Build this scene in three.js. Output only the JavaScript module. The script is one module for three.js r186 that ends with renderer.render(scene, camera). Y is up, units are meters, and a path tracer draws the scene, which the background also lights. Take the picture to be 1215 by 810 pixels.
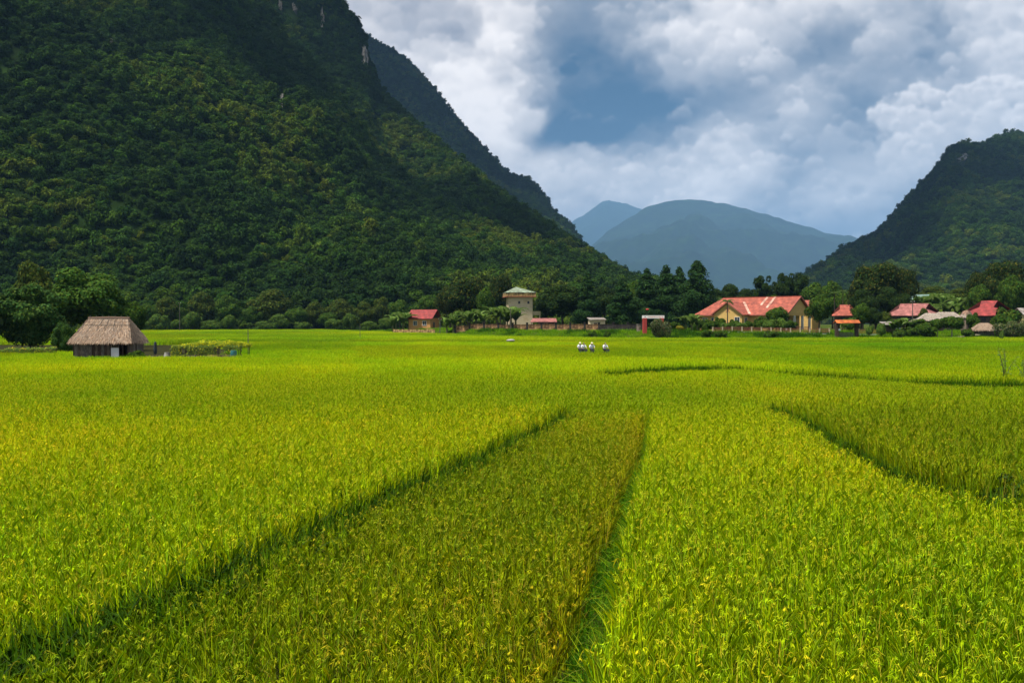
import * as THREE from 'three';
import { mergeGeometries } from 'three/addons/utils/BufferGeometryUtils.js';
import { MarchingCubes } from 'three/addons/objects/MarchingCubes.js';

// ---------------------------------------------------------------- camera, sky, sun, exposure
const scene = new THREE.Scene();
const EYE = 3.9, FOCAL = 945, HORIZON = 381;               // eye height (m), focal length and horizon row of a 1215 x 810 picture
const camera = new THREE.PerspectiveCamera(2 * Math.atan(405 / FOCAL) * 180 / Math.PI, 1215 / 810, 0.1, 60000);
camera.position.set(0, EYE, 0);
camera.rotation.x = -Math.atan((405 - HORIZON) / FOCAL);
const renderer = new THREE.WebGLRenderer({ antialias: true });
renderer.toneMapping = THREE.LinearToneMapping;
renderer.toneMappingExposure = 1.75;
renderer.shadowMap.enabled = true;
const sun = new THREE.DirectionalLight(new THREE.Color(1, 0.95, 0.86), 4.6);
sun.position.set(-320, 860, 200);
sun.castShadow = true; sun.shadow.radius = 14; sun.shadow.mapSize.set(4096, 4096);
sun.shadow.camera.left = -400; sun.shadow.camera.right = 400; sun.shadow.camera.top = 400; sun.shadow.camera.bottom = -400; sun.shadow.camera.far = 3000;
scene.add(sun, sun.target);
scene.fog = new THREE.FogExp2(new THREE.Color(0.31, 0.60, 1.0), 0.00006);

// ---------------------------------------------------------------- numbers
function rng(seed) { let a = seed >>> 0; return () => { a = (a + 0x6D2B79F5) | 0; let t = Math.imul(a ^ (a >>> 15), 1 | a); t = (t + Math.imul(t ^ (t >>> 7), 61 | t)) ^ t; return ((t ^ (t >>> 14)) >>> 0) / 4294967296; }; }
const R0 = rng(11);
const rr = (r, a, b) => a + (b - a) * r();
const clamp = (x, a = 0, b = 1) => Math.min(b, Math.max(a, x));
const sstep = (a, b, x) => { const t = clamp((x - a) / (b - a)); return t * t * (3 - 2 * t); };
const lerp = (a, b, t) => a + (b - a) * t;
const H3 = new Float32Array(65536); { const r = rng(5); for (let i = 0; i < 65536; i++) H3[i] = r(); }
const hsh = (x, y, z) => H3[(Math.imul(x, 73856093) ^ Math.imul(y, 19349663) ^ Math.imul(z, 83492791)) >>> 7 & 65535];
function noise(x, y, z = 0) {
  const xi = Math.floor(x), yi = Math.floor(y), zi = Math.floor(z); let u = x - xi, v = y - yi, w = z - zi;
  u = u * u * (3 - 2 * u); v = v * v * (3 - 2 * v); w = w * w * (3 - 2 * w);
  const l = (a, b, t) => a + (b - a) * t;
  return l(l(l(hsh(xi, yi, zi), hsh(xi + 1, yi, zi), u), l(hsh(xi, yi + 1, zi), hsh(xi + 1, yi + 1, zi), u), v),
    l(l(hsh(xi, yi, zi + 1), hsh(xi + 1, yi, zi + 1), u), l(hsh(xi, yi + 1, zi + 1), hsh(xi + 1, yi + 1, zi + 1), u), v), w);
}
function fbm(x, y, z = 0, o = 4) { let s = 0, a = 0.5, n = 0; for (let i = 0; i < o; i++) { s += a * noise(x, y, z); n += a; a *= 0.5; x = x * 2.03 + 17.1; y = y * 2.03 + 9.2; z = z * 2.03 + 5.7; } return s / n; }
function interp(tab, x) { if (x <= tab[0][0]) return tab[0][1]; for (let i = 1; i < tab.length; i++) if (x <= tab[i][0]) return lerp(tab[i - 1][1], tab[i][1], (x - tab[i - 1][0]) / (tab[i][0] - tab[i - 1][0])); return tab[tab.length - 1][1]; }
const lin = (r, g, b) => new THREE.Color().setRGB(r, g, b);
const sx = (px, d) => (px - 607.5) / FOCAL * d;             // metres to the right of the view line at distance d
const sy = (py, d) => EYE + (HORIZON - py) / FOCAL * d;     // height at distance d

// ---------------------------------------------------------------- sky: broken cloud, computed
{
  const W = 4096, Hh = 2048, data = new Float32Array(W * Hh * 4);
  const cols = 17, gx0 = 400, gdx = 50, gdy = 40;
  const grid = [
    [.62, .62, .5, .75, .78, .45, .33, .45, .5, .9, .6, .9, .85, .5, .45, .75, .75],
    [.6, .62, .52, .48, .95, .3, .25, .36, .72, .8, .75, .5, .3, .6, .28, .65, .72],
    [.75, .8, .75, .98, .72, .26, .17, .2, .55, .6, .55, .42, .5, .36, .4, .62, .68],
    [.85, .85, .98, 1.1, 1.0, .18, .1, .1, .15, .26, .36, .6, .3, .5, .5, .6, .6],
    [.85, .85, .95, 1.05, 1.0, .08, .04, .06, .26, .66, .6, .5, .52, .55, .66, .72, .7],
    [.7, .7, .7, .7, .78, .78, .66, .66, .72, .78, .85, .45, .62, .78, .66, .6, .6],
    [.6, .6, .6, .62, .66, .72, .74, .78, .85, .92, .5, .55, .78, .55, .4, .45, .5],
    [.6, .6, .6, .6, .62, .66, .7, .7, .72, .74, .66, .6, .5, .4, .36, .4, .45]];
  const cub = (a, b, c, d, t) => b + 0.5 * t * (c - a + t * (2 * a - 5 * b + 4 * c - d + t * (3 * (b - c) + d - a)));
  const gat = (i, j) => grid[clamp(j, 0, 7)][clamp(i, 0, cols - 1)];
  const gs = (x, y) => {
    const fx = (x - gx0) / gdx, fy = y / gdy, i = Math.floor(fx), j = Math.floor(fy), u = fx - i, v = fy - j, row = (k) => cub(gat(i - 1, k), gat(i, k), gat(i + 1, k), gat(i + 2, k), u);
    return cub(row(j - 1), row(j), row(j + 1), row(j + 2), v);
  };
  const puffs = [[1074, 124, 13], [1090, 118, 16], [1104, 120, 12], [1040, 140, 12], [1058, 148, 18], [1080, 152, 24], [1135, 118, 12], [1148, 120, 16], [1166, 124, 20], [1160, 106, 9], [1188, 104, 13], [1200, 118, 18], [1130, 138, 18], [1215, 112, 14], [1100, 168, 20], [1064, 176, 16], [1085, 184, 14], [1236, 118, 20], [1180, 150, 30], [1225, 150, 30]];
  { const r = rng(9); for (let k = 0; k < 60; k++) { const [x, y, q] = puffs[Math.floor(r() * 20)], a = -r() * Math.PI; puffs.push([x + Math.cos(a) * q * 0.85, y + Math.sin(a) * q * 0.7, rr(r, 4, 9)]); } }
  // heaped cloud: soft layers first, then hundreds of billows, large to small, each lit from above
  const X0 = 180, Y0 = -240, BW = 1340, BH = 620, buf = new Float32Array(BW * BH);
  for (let y = 0; y < BH; y++) for (let x = 0; x < BW; x++) { const px = x + X0, py = y + Y0, n1 = fbm(px / 80, py / 66, 2.2, 4) - 0.5, n2 = fbm(px / 70 + 31, py / 66 + 3, 4.1, 4) - 0.5; buf[y * BW + x] = gs(px + n1 * 60, py + n2 * 50) * 0.9 + 0.03 + (fbm((px + py * 0.4) / 90, (py - px * 0.2) / 40, 9, 4) - 0.5) * 0.34; }
  const billow = (cx, cy, r, val, amp, op) => {
    const seed = cx * 0.37 + cy * 0.11;
    for (let y = Math.max(0, Math.floor(cy - r * 1.3 - Y0)); y < Math.min(BH, cy + r * 1.3 - Y0); y++) for (let x = Math.max(0, Math.floor(cx - r * 1.5 - X0)); x < Math.min(BW, cx + r * 1.5 - X0); x++) {
      const px = x + X0, py = y + Y0, dx = (px - cx) / (r * 1.15), dy = (py - cy) / r, n = fbm(px / (r * 0.45) + seed, py / (r * 0.4), seed, 4) - 0.5, q = 1 - Math.hypot(dx, dy) + n * 0.75; if (q <= 0) continue;
      const al = op * sstep(0, 0.3, q) * (1 - sstep(-0.15, 0.8, dy + n * 0.4)), k = y * BW + x; buf[k] = lerp(buf[k], val + amp * (-dy * 0.75 - dx * 0.3 + n * 0.9 - 0.25 * sstep(0.1, 0.8, q)), al);
    }
  };
  { const r = rng(19), list = []; for (let k = 0; k < 1500; k++) { const x = rr(r, X0 + 20, X0 + BW - 20), y = rr(r, Y0 + 20, 330), g = gs(x, y) + (fbm(x / 40, y / 34, 7, 3) - 0.5) * 0.5, R = rr(r, 8, 44) * (0.6 + 0.4 * r()) * lerp(1.15, 0.6, sstep(60, 300, y)); if (r() < 0.16 + sstep(0.3, 0.75, g)) list.push([x, y, R, g]); } list.sort((p, q) => q[2] - p[2]); for (const [x, y, R, g] of list) billow(x, y, R, clamp(gs(x, y) * 0.9 + 0.05, 0.04, 0.95), lerp(0.09, 0.22, sstep(0.25, 0.7, g)), lerp(0.35, 0.62, sstep(0.3, 0.8, g))); }
  { const r = rng(23); for (let k = 0; k < 1700; k++) { const x = rr(r, X0 + 20, X0 + BW - 20), y = rr(r, Y0 + 20, 320), g = gs(x, y) + (fbm(x / 26, y / 20, 4, 3) - 0.5) * 0.7; if (r() < 0.2 + sstep(0.25, 0.6, g)) billow(x, y, rr(r, 4, 17) * lerp(1.2, 0.7, sstep(60, 300, y)), clamp(g * 0.85 + 0.08 + rr(r, -0.1, 0.12), 0.03, 1), 0.2, 0.5); } }
  puffs.sort((p, q) => q[2] - p[2]); for (const [x, y, R] of puffs) billow(x, y, R * 1.2, 0.74, 0.22, 0.85);
  const heap = (px, py) => { const x = clamp(px - X0, 0, BW - 2), y = clamp(py - Y0, 0, BH - 2), i = Math.floor(x), j = Math.floor(y), u = x - i, v = y - j, k = j * BW + i; return lerp(lerp(buf[k], buf[k + 1], u), lerp(buf[k + BW], buf[k + BW + 1], u), v); };
  for (let j = 0; j < Hh; j++) {
    const el = (j + 0.5) / Hh * Math.PI - Math.PI / 2, ce = Math.cos(el), se = Math.sin(el);
    if (el < -0.02) { for (let i = 0; i < W; i++) { const k = (j * W + i) * 4; data[k] = 0.10; data[k + 1] = 0.13; data[k + 2] = 0.12; data[k + 3] = 1; } continue; }
    for (let i = 0; i < W; i++) {
      const ph = ((i + 0.5) / W - 0.5) * 2 * Math.PI, x = ce * Math.cos(ph), z = ce * Math.sin(ph), k = (j * W + i) * 4;
      // broken stratocumulus everywhere: noise over the cloud layer's plane
      const cl = 1 / (Math.max(se, 0) + 0.22), qx = x * cl * 2.2, qz = z * cl * 2.2;
      let w = clamp(0.5 + (fbm(qx + 3, qz + 8, 1.5, 5) - 0.5) * 2.0 + (fbm(qx * 3.1, qz * 3.1, 7, 3) - 0.5) * 0.5, 0, 1), tintg = 0.35;
      if (z < -0.2) {
        const px = 607.5 + FOCAL * x / -z, py = HORIZON - FOCAL * se / -z;
        const m = sstep(200, 380, px) * (1 - sstep(1260, 1500, px)) * sstep(-220, -30, py);
        if (m > 0) {
          const c = 0.5 + (heap(px, py) - 0.5) * 1.3 - 0.05 + (fbm(px / 9, py / 7, 3, 3) - 0.5) * 0.07;
          w = lerp(w, clamp(c, 0, 1.05), m); tintg = lerp(tintg, lerp(0.75, 0.1, sstep(520, 680, px)), m);
        }
      }
      const t = clamp(w, 0, 1.05), a = Math.pow(t, 1.15);
      // blue-grey shade to white
      const lo = [lerp(0.004, 0.10, tintg), lerp(0.048, 0.115, tintg), lerp(0.112, 0.17, tintg)];
      const hi = [0.74, 0.70, 0.68];
      data[k] = lerp(lo[0], hi[0], a); data[k + 1] = lerp(lo[1], hi[1], a); data[k + 2] = lerp(lo[2], hi[2], a); data[k + 3] = 1;
    }
  }
  const tex = new THREE.DataTexture(data, W, Hh, THREE.RGBAFormat, THREE.FloatType);
  tex.mapping = THREE.EquirectangularReflectionMapping; tex.magFilter = THREE.LinearFilter; tex.minFilter = THREE.LinearFilter; tex.needsUpdate = true;
  scene.background = tex; scene.environment = tex;
}

// ---------------------------------------------------------------- geometry and naming helpers
class Geo {
  constructor() { this.p = []; this.n = []; this.c = []; this.i = []; }
  v(x, y, z, nx, ny, nz, c) { this.p.push(x, y, z); this.n.push(nx, ny, nz); this.c.push(c[0], c[1], c[2]); return this.p.length / 3 - 1; }
  t(a, b, c) { this.i.push(a, b, c); }
  tube(pts, rad, sides, c) {                                  // pts: Vector3[], rad: number[]
    let prev = null;
    for (let k = 0; k < pts.length; k++) {
      const d = (k < pts.length - 1 ? pts[k + 1].clone().sub(pts[k]) : pts[k].clone().sub(pts[k - 1])).normalize();
      const a = Math.abs(d.y) > 0.9 ? new THREE.Vector3(1, 0, 0) : new THREE.Vector3(0, 1, 0), u = a.clone().cross(d).normalize(), w = d.clone().cross(u);
      const ring = [];
      for (let s = 0; s < sides; s++) { const q = s / sides * 2 * Math.PI, n = u.clone().multiplyScalar(Math.cos(q)).addScaledVector(w, Math.sin(q)); ring.push(this.v(pts[k].x + n.x * rad[k], pts[k].y + n.y * rad[k], pts[k].z + n.z * rad[k], n.x, n.y, n.z, c)); }
      if (prev) for (let s = 0; s < sides; s++) { const e = (s + 1) % sides; this.t(prev[s], prev[e], ring[e]); this.t(prev[s], ring[e], ring[s]); }
      prev = ring;
    }
    return this;
  }
  leaf(o, dir, side, len, wid, nrm, c, bend = 0) {            // a folded diamond leaf
    const n = nrm, mx = o.x + dir.x * len * 0.45, my = o.y + dir.y * len * 0.45 + bend * len * 0.1, mz = o.z + dir.z * len * 0.45;
    const a = this.v(o.x, o.y, o.z, n.x, n.y, n.z, c), b = this.v(mx + side.x * wid, my + side.y * wid, mz + side.z * wid, n.x, n.y, n.z, c);
    const e = this.v(o.x + dir.x * len, o.y + dir.y * len - bend * len * 0.2, o.z + dir.z * len, n.x, n.y, n.z, c), f = this.v(mx - side.x * wid, my - side.y * wid, mz - side.z * wid, n.x, n.y, n.z, c);
    this.t(a, b, e); this.t(a, e, f);
  }
  build() {
    const g = new THREE.BufferGeometry(), I = this.i, P = this.p, N = this.n;
    for (let k = 0; k < I.length; k += 3) {                   // wind every face toward its own normals
      const a = I[k] * 3, b = I[k + 1] * 3, c = I[k + 2] * 3, ux = P[b] - P[a], uy = P[b + 1] - P[a + 1], uz = P[b + 2] - P[a + 2], vx = P[c] - P[a], vy = P[c + 1] - P[a + 1], vz = P[c + 2] - P[a + 2];
      if ((uy * vz - uz * vy) * (N[a] + N[b] + N[c]) + (uz * vx - ux * vz) * (N[a + 1] + N[b + 1] + N[c + 1]) + (ux * vy - uy * vx) * (N[a + 2] + N[b + 2] + N[c + 2]) < 0) { const t = I[k + 1]; I[k + 1] = I[k + 2]; I[k + 2] = t; }
    }
    g.setAttribute('position', new THREE.Float32BufferAttribute(this.p, 3)); g.setAttribute('normal', new THREE.Float32BufferAttribute(this.n, 3)); g.setAttribute('color', new THREE.Float32BufferAttribute(this.c, 3));
    g.setAttribute('uv', new THREE.Float32BufferAttribute(new Float32Array(this.p.length / 3 * 2), 2));
    g.setIndex(this.i); return g;
  }
}
const V = (x, y, z) => new THREE.Vector3(x, y, z);
const used = {};
function numbered(n) { const k = used[n] = (used[n] ?? -1) + 1; return k ? n + '_' + String(k).padStart(3, '0') : n; }
function tag(o, label, category, group, kind) { o.userData.label = label; if (category) o.userData.category = category; if (group) o.userData.group = group; if (kind) o.userData.kind = kind; return o; }
function shade(o) { o.traverse((m) => { if (m.isMesh) { m.castShadow = true; m.receiveShadow = true; } }); return o; }
function thing(name, label, category, group) { const o = new THREE.Group(); o.name = numbered(name); tag(o, label, category, group); scene.add(o); return o; }
function part(parent, name, geo, mat) { const m = new THREE.Mesh(geo, mat); m.name = name; m.castShadow = m.receiveShadow = true; parent.add(m); return m; }
function structure(name, geo, mat, label) { const m = new THREE.Mesh(geo, mat); m.name = numbered(name); m.castShadow = m.receiveShadow = true; tag(m, label, null, null, 'structure'); scene.add(m); return m; }
function copyOf(proto, label, group) { const c = proto.clone(); c.name = numbered(proto.name.replace(/_\d+$/, '')); c.userData = { ...proto.userData, label, group: group ?? proto.userData.group }; if (!c.userData.group) delete c.userData.group; scene.add(c); return c; }
function box(w, h, d, x = 0, y = 0, z = 0) {                  // centred box with uv in metres
  const g = new THREE.BoxGeometry(w, h, d), uv = g.attributes.uv, s = [[d, h], [d, h], [w, d], [w, d], [w, h], [w, h]];
  for (let k = 0; k < 24; k++) { const f = s[k >> 2]; uv.setXY(k, uv.getX(k) * f[0] + x, uv.getY(k) * f[1] + y); }
  return g.translate(x, y, z);
}
function cyl(r0, r1, h, x, y, z, seg = 10) { return new THREE.CylinderGeometry(r1, r0, h, seg).translate(x, y + h / 2, z); }
function slab(pts, t) {                                       // planar polygon (Vector3[], seen from its top) with thickness t below, uv in metres
  const u = pts[1].clone().sub(pts[0]).normalize(), n = u.clone().cross(pts[pts.length - 1].clone().sub(pts[0])).normalize(), w = n.clone().cross(u), g = new THREE.BufferGeometry(), P = [], N = [], U = [], I = [];
  const put = (p, nn, uu, vv) => { P.push(p.x, p.y, p.z); N.push(nn.x, nn.y, nn.z); U.push(uu, vv); return P.length / 3 - 1; };
  for (const s of [0, 1]) {
    const base = P.length / 3, nn = n.clone().multiplyScalar(s ? -1 : 1);
    for (const p of pts) { const q = p.clone().addScaledVector(n, -t * s), r = p.clone().sub(pts[0]); put(q, nn, r.dot(u), r.dot(w)); }
    for (let k = 2; k < pts.length; k++) s ? I.push(base, base + k, base + k - 1) : I.push(base, base + k - 1, base + k);
  }
  for (let k = 0; k < pts.length; k++) {
    const a = pts[k], b = pts[(k + 1) % pts.length], e = b.clone().sub(a).normalize().cross(n), l = a.distanceTo(b), a2 = a.clone().addScaledVector(n, -t), b2 = b.clone().addScaledVector(n, -t);
    const i = [put(a, e, 0, t), put(b, e, l, t), put(b2, e, l, 0), put(a2, e, 0, 0)]; I.push(i[0], i[2], i[1], i[0], i[3], i[2]);
  }
  g.setAttribute('position', new THREE.Float32BufferAttribute(P, 3)); g.setAttribute('normal', new THREE.Float32BufferAttribute(N, 3)); g.setAttribute('uv', new THREE.Float32BufferAttribute(U, 2)); g.setIndex(I); return g;
}
const join = (list) => mergeGeometries(list.map((g) => { const q = g.index ? g.toNonIndexed() : g; for (const k of Object.keys(q.attributes)) if (!['position', 'normal', 'uv'].includes(k)) q.deleteAttribute(k); return q; }));

// ---------------------------------------------------------------- textures and materials
function texture(size, fn, srgb, repeat = 1) {
  const d = new Uint8Array(size * size * 4);
  for (let y = 0; y < size; y++) for (let x = 0; x < size; x++) { const c = fn(x / size, y / size, x, y), k = (y * size + x) * 4; d[k] = clamp(c[0]) * 255; d[k + 1] = clamp(c[1]) * 255; d[k + 2] = clamp(c[2]) * 255; d[k + 3] = 255; }
  const t = new THREE.DataTexture(d, size, size); t.wrapS = t.wrapT = THREE.RepeatWrapping; t.magFilter = THREE.LinearFilter; t.minFilter = THREE.LinearMipmapLinearFilter; t.generateMipmaps = true;
  if (srgb) t.colorSpace = THREE.SRGBColorSpace; t.repeat.set(repeat, repeat); t.needsUpdate = true; return t;
}
// tileable noise: blend of shifted copies
const tn = (u, v, f, o, s) => { const a = fbm(u * f, v * f, s, o), b = fbm((u - 1) * f, v * f, s, o), c = fbm(u * f, (v - 1) * f, s, o), d = fbm((u - 1) * f, (v - 1) * f, s, o); return lerp(lerp(a, b, u), lerp(c, d, u), v); };
const texPlaster = texture(256, (u, v) => { const n = tn(u, v, 9, 5, 1), s = sstep(0.5, 0.72, tn(u, v, 4, 4, 6)), q = 0.86 + (n - 0.5) * 0.5; const w = 0.93 + (n - 0.5) * 0.18; return [w - s * 0.05, w - s * 0.07, w - s * 0.1]; }, true, 0.2);
const texPlasterOld = texture(256, (u, v) => { const n = tn(u, v, 10, 5, 2), s = sstep(0.44, 0.62, tn(u, v, 5, 5, 9)), q = 0.86 + (n - 0.5) * 0.6; return [q - s * 0.42, q - s * 0.46, q - s * 0.48]; }, true, 0.25);
const texRoof = texture(256, (u, v) => { const n = tn(u, v, 8, 5, 3), s = tn(u, v, 26, 3, 7), q = 0.82 + (n - 0.5) * 0.75 + (s - 0.5) * 0.3; return [q, q - (1 - q) * 0.1, q - (1 - q) * 0.15]; }, true, 0.2);
const bumpRib = texture(128, (u, v) => { const r = 0.5 + 0.5 * Math.cos(u * 2 * Math.PI * 4), s = (v * 3) % 1; const q = r * 0.8 + s * 0.2; return [q, q, q]; }, false, 1);
const texWood = texture(256, (u, v) => { const n = tn(u, v * 0.12 + 0.1, 40, 4, 4), m = tn(u, v, 6, 4, 8), q = 0.62 + (n - 0.5) * 0.7 + (m - 0.5) * 0.5; return [q, q * 0.98, q * 0.95]; }, true, 0.6);
const texThatch = texture(256, (u, v) => { const n = tn(u, v * 0.1, 60, 3, 5), m = tn(u, v, 7, 5, 2), q = 0.62 + (n - 0.5) * 0.9 + (m - 0.5) * 0.6; return [q, q * 0.96, q * 0.92]; }, true, 0.45);
const texSoil = texture(512, (u, v) => { const n = tn(u, v, 14, 6, 5), m = tn(u, v, 4, 4, 1), q = 0.6 + (n - 0.5) * 0.9 + (m - 0.5) * 0.5; return [q, q, q * 0.9]; }, true, 0.12);
const texForest = texture(512, (u, v) => { const n = tn(u, v, 22, 5, 5), m = tn(u, v, 5, 4, 1), q = 0.62 + (n - 0.5) * 0.7 + (m - 0.5) * 0.4; return [q * 0.9, q, q * 0.75]; }, true, 1);
const std = (c, o = {}) => new THREE.MeshStandardMaterial({ color: c, roughness: 0.9, ...o });
const mud = (c, o = {}) => new THREE.MeshPhysicalMaterial({ color: c, roughness: 1, specularIntensity: 0.1, ...o });
const M = {
  soil: mud(lin(0.10, 0.085, 0.05), { map: texSoil }), bank: mud(lin(0.13, 0.19, 0.02), { map: texSoil }), path: std(lin(0.48, 0.42, 0.32), { map: texSoil }),
  forestFloor: mud(lin(0.03, 0.055, 0.014), { map: texForest }),
  cream: std(lin(0.70, 0.56, 0.35), { map: texPlaster }), ochre: std(lin(0.66, 0.42, 0.13), { map: texPlaster }), orange: std(lin(0.62, 0.30, 0.10), { map: texPlaster }), oldwall: std(lin(0.48, 0.27, 0.12), { map: texPlasterOld }), yellowwall: std(lin(0.66, 0.44, 0.16), { map: texPlasterOld }),
  darkpost: std(lin(0.07, 0.055, 0.045), { map: texPlasterOld }), white: std(lin(0.72, 0.70, 0.64), { map: texPlaster }), redpaint: std(lin(0.46, 0.05, 0.04), { map: texPlaster }),
  roofPink: std(lin(0.46, 0.105, 0.06), { map: texRoof, bumpMap: bumpRib, bumpScale: 0.05, roughness: 0.7 }), roofRed: std(lin(0.36, 0.04, 0.035), { map: texRoof, bumpMap: bumpRib, bumpScale: 0.05, roughness: 0.75 }), roofRose: std(lin(0.42, 0.15, 0.13), { map: texRoof, bumpMap: bumpRib, bumpScale: 0.05, roughness: 0.75 }), roofPale: std(lin(0.62, 0.36, 0.27), { map: texRoof, roughness: 0.8 }),
  roofOrange: std(lin(0.62, 0.16, 0.03), { map: texRoof, bumpMap: bumpRib, bumpScale: 0.05 }), roofGreen: std(lin(0.28, 0.36, 0.25), { map: texRoof, bumpMap: bumpRib, bumpScale: 0.03 }), roofTeal: std(lin(0.22, 0.36, 0.31), { map: texRoof, bumpMap: bumpRib, bumpScale: 0.04 }), roofGrey: std(lin(0.30, 0.27, 0.24), { map: texRoof }),
  trimRed: std(lin(0.34, 0.10, 0.07)), glass: std(lin(0.03, 0.04, 0.05), { roughness: 0.15 }), dark: std(lin(0.02, 0.018, 0.015)), bluedoor: std(lin(0.10, 0.16, 0.22), { roughness: 0.5 }),
  wood: std(lin(0.30, 0.23, 0.17), { map: texWood }), woodDark: std(lin(0.14, 0.09, 0.06), { map: texWood }), woodGrey: std(lin(0.33, 0.29, 0.25), { map: texWood }), woodPale: std(lin(0.46, 0.40, 0.33), { map: texWood }),
  thatch: std(lin(0.46, 0.30, 0.215), { map: texThatch, roughness: 1 }), thatchGrey: std(lin(0.36, 0.30, 0.25), { map: texThatch, roughness: 1 }), strands: std(lin(1, 1, 1), { vertexColors: true, roughness: 1, side: THREE.DoubleSide }),
  rock: std(lin(1, 1, 1), { vertexColors: true }), stone: std(lin(0.5, 0.47, 0.42), { map: texPlasterOld }),
  bark: std(lin(0.13, 0.10, 0.075), { map: texWood }), barkPale: std(lin(0.45, 0.41, 0.35), { map: texWood }),
  metal: std(lin(0.10, 0.10, 0.11), { roughness: 0.4, metalness: 0.7 }), rubber: std(lin(0.02, 0.02, 0.02)), bluepaint: std(lin(0.06, 0.12, 0.3), { roughness: 0.35 }),
  skin: std(lin(0.38, 0.22, 0.15), { roughness: 0.6 }), hair: std(lin(0.012, 0.01, 0.009), { roughness: 0.5 }), shirt: std(lin(0.78, 0.78, 0.8)), trousers: std(lin(0.02, 0.022, 0.035)), hat: std(lin(0.62, 0.55, 0.32)), scarf: std(lin(0.5, 0.06, 0.05)),
  teal: std(lin(0.03, 0.16, 0.15), { roughness: 0.5 }), clothDark: std(lin(0.02, 0.03, 0.035)),
};
const leafMat = (o = {}) => new THREE.MeshPhysicalMaterial({ color: 0xffffff, vertexColors: true, roughness: 1, specularIntensity: 0.05, transmission: 0.35, thickness: 0, side: THREE.DoubleSide, ...o });
M.leaf = leafMat(); M.rice = leafMat({ transmission: 0.34 }); M.forest = leafMat({ transmission: 0.25 });
const tinted = (r, g, b) => leafMat({ color: lin(r, g, b) });

// ---------------------------------------------------------------- ground
const frontLine = [[380, 300], [440, 262], [500, 216], [560, 190], [620, 170], [680, 155], [760, 149], [900, 149], [1000, 153], [1100, 156], [1215, 160], [1500, 170], [2200, 190]];
function groundY(x, d) {                                      // the village stands on a low rise behind the paddies
  const px = 607.5 + x / d * FOCAL, f = interp(frontLine, px), t = sstep(0, 16, d - f) * sstep(420, 520, px);
  const back = sstep(1030, 1090, px) * clamp((d - 200) * 0.13, 0, 7);
  return 1.5 * t + back * t + (d > f ? (fbm(x / 9, d / 9, 3, 3) - 0.5) * 0.5 * t : 0);
}
structure('ground', new THREE.PlaneGeometry(28000, 28000, 4, 4).rotateX(-Math.PI / 2).translate(0, -0.02, -9000), mud(lin(0.075, 0.075, 0.03), { map: texSoil.clone() }), 'dark wet soil of the valley floor under the rice');
scene.children[scene.children.length - 1].material.map.repeat.set(6000, 6000);
{
  const P = [], U = [], I = [], nx = 170, nd = 60;
  for (let j = 0; j <= nd; j++) for (let i = 0; i <= nx; i++) { const px = 400 + 1700 * i / nx, d = interp(frontLine, px) - 2 + 420 * Math.pow(j / nd, 2.2), x = sx(px, d); P.push(x, groundY(x, d) - (j < 1 ? 0.3 : 0.0) + 0.03, -d); U.push(x, d); }
  for (let j = 0; j < nd; j++) for (let i = 0; i < nx; i++) { const a = j * (nx + 1) + i; I.push(a, a + 1, a + nx + 2, a, a + nx + 2, a + nx + 1); }
  const g = new THREE.BufferGeometry(); g.setAttribute('position', new THREE.Float32BufferAttribute(P, 3)); g.setAttribute('uv', new THREE.Float32BufferAttribute(U, 2)); g.setIndex(I); g.computeVertexNormals();
  structure('village_ground', g, M.bank, 'low grassy rise that carries the village behind the paddies');
}

// ---------------------------------------------------------------- mountains
function mountain(o) {
  const { name, label, top, dTop, foot, power = 1.25, rough = 26, nx, ns, seed, mat } = o, px0 = top[0][0], px1 = top[top.length - 1][0];
  const at = (px, s) => {
    const d0 = interp(foot, px), d1 = interp(dTop, px), t = interp(top, px), H = Math.max(0.5, sy(t, d1)), d = d0 + (d1 - d0) * s, x = sx(px, d);
    const sc = rough / 26, env = Math.pow(Math.sin(Math.PI * clamp(s, 0, 1)), 0.7) * sstep(0, 120 * sc, H);
    let y = s <= 1 ? H * Math.pow(s, power) : H * (1 - (s - 1) * 1.6);
    const rid = 1 - Math.abs(2 * fbm(x / (150 * sc) + seed, d / (190 * sc), seed, 4) - 1);
    y += env * rough * ((rid - 0.75) * 3.2 + (fbm(x / (45 * sc), d / (45 * sc), seed + 3, 4) - 0.5) * 1.5) + (s > 0.03 ? (fbm(x / (16 * sc), d / (16 * sc), seed + 9, 3) - 0.5) * rough * 0.22 * sstep(0, 60, H) : 0);
    return V(x, Math.max(y, -1), -d);
  };
  const P = [], U = [], I = [];
  for (let j = 0; j <= ns; j++) for (let i = 0; i <= nx; i++) { const p = at(lerp(px0, px1, i / nx), j / ns * 1.25); P.push(p.x, p.y, p.z); U.push(p.x / (rough * 3), (p.y - p.z) / (rough * 3)); }
  for (let j = 0; j < ns; j++) for (let i = 0; i < nx; i++) { const a = j * (nx + 1) + i; I.push(a, a + 1, a + nx + 2, a, a + nx + 2, a + nx + 1); }
  const g = new THREE.BufferGeometry(); g.setAttribute('position', new THREE.Float32BufferAttribute(P, 3)); g.setAttribute('uv', new THREE.Float32BufferAttribute(U, 2)); g.setIndex(I); g.computeVertexNormals();
  structure(name, g, mat ?? M.forestFloor, label);
  return { at, px0, px1 };
}
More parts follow.
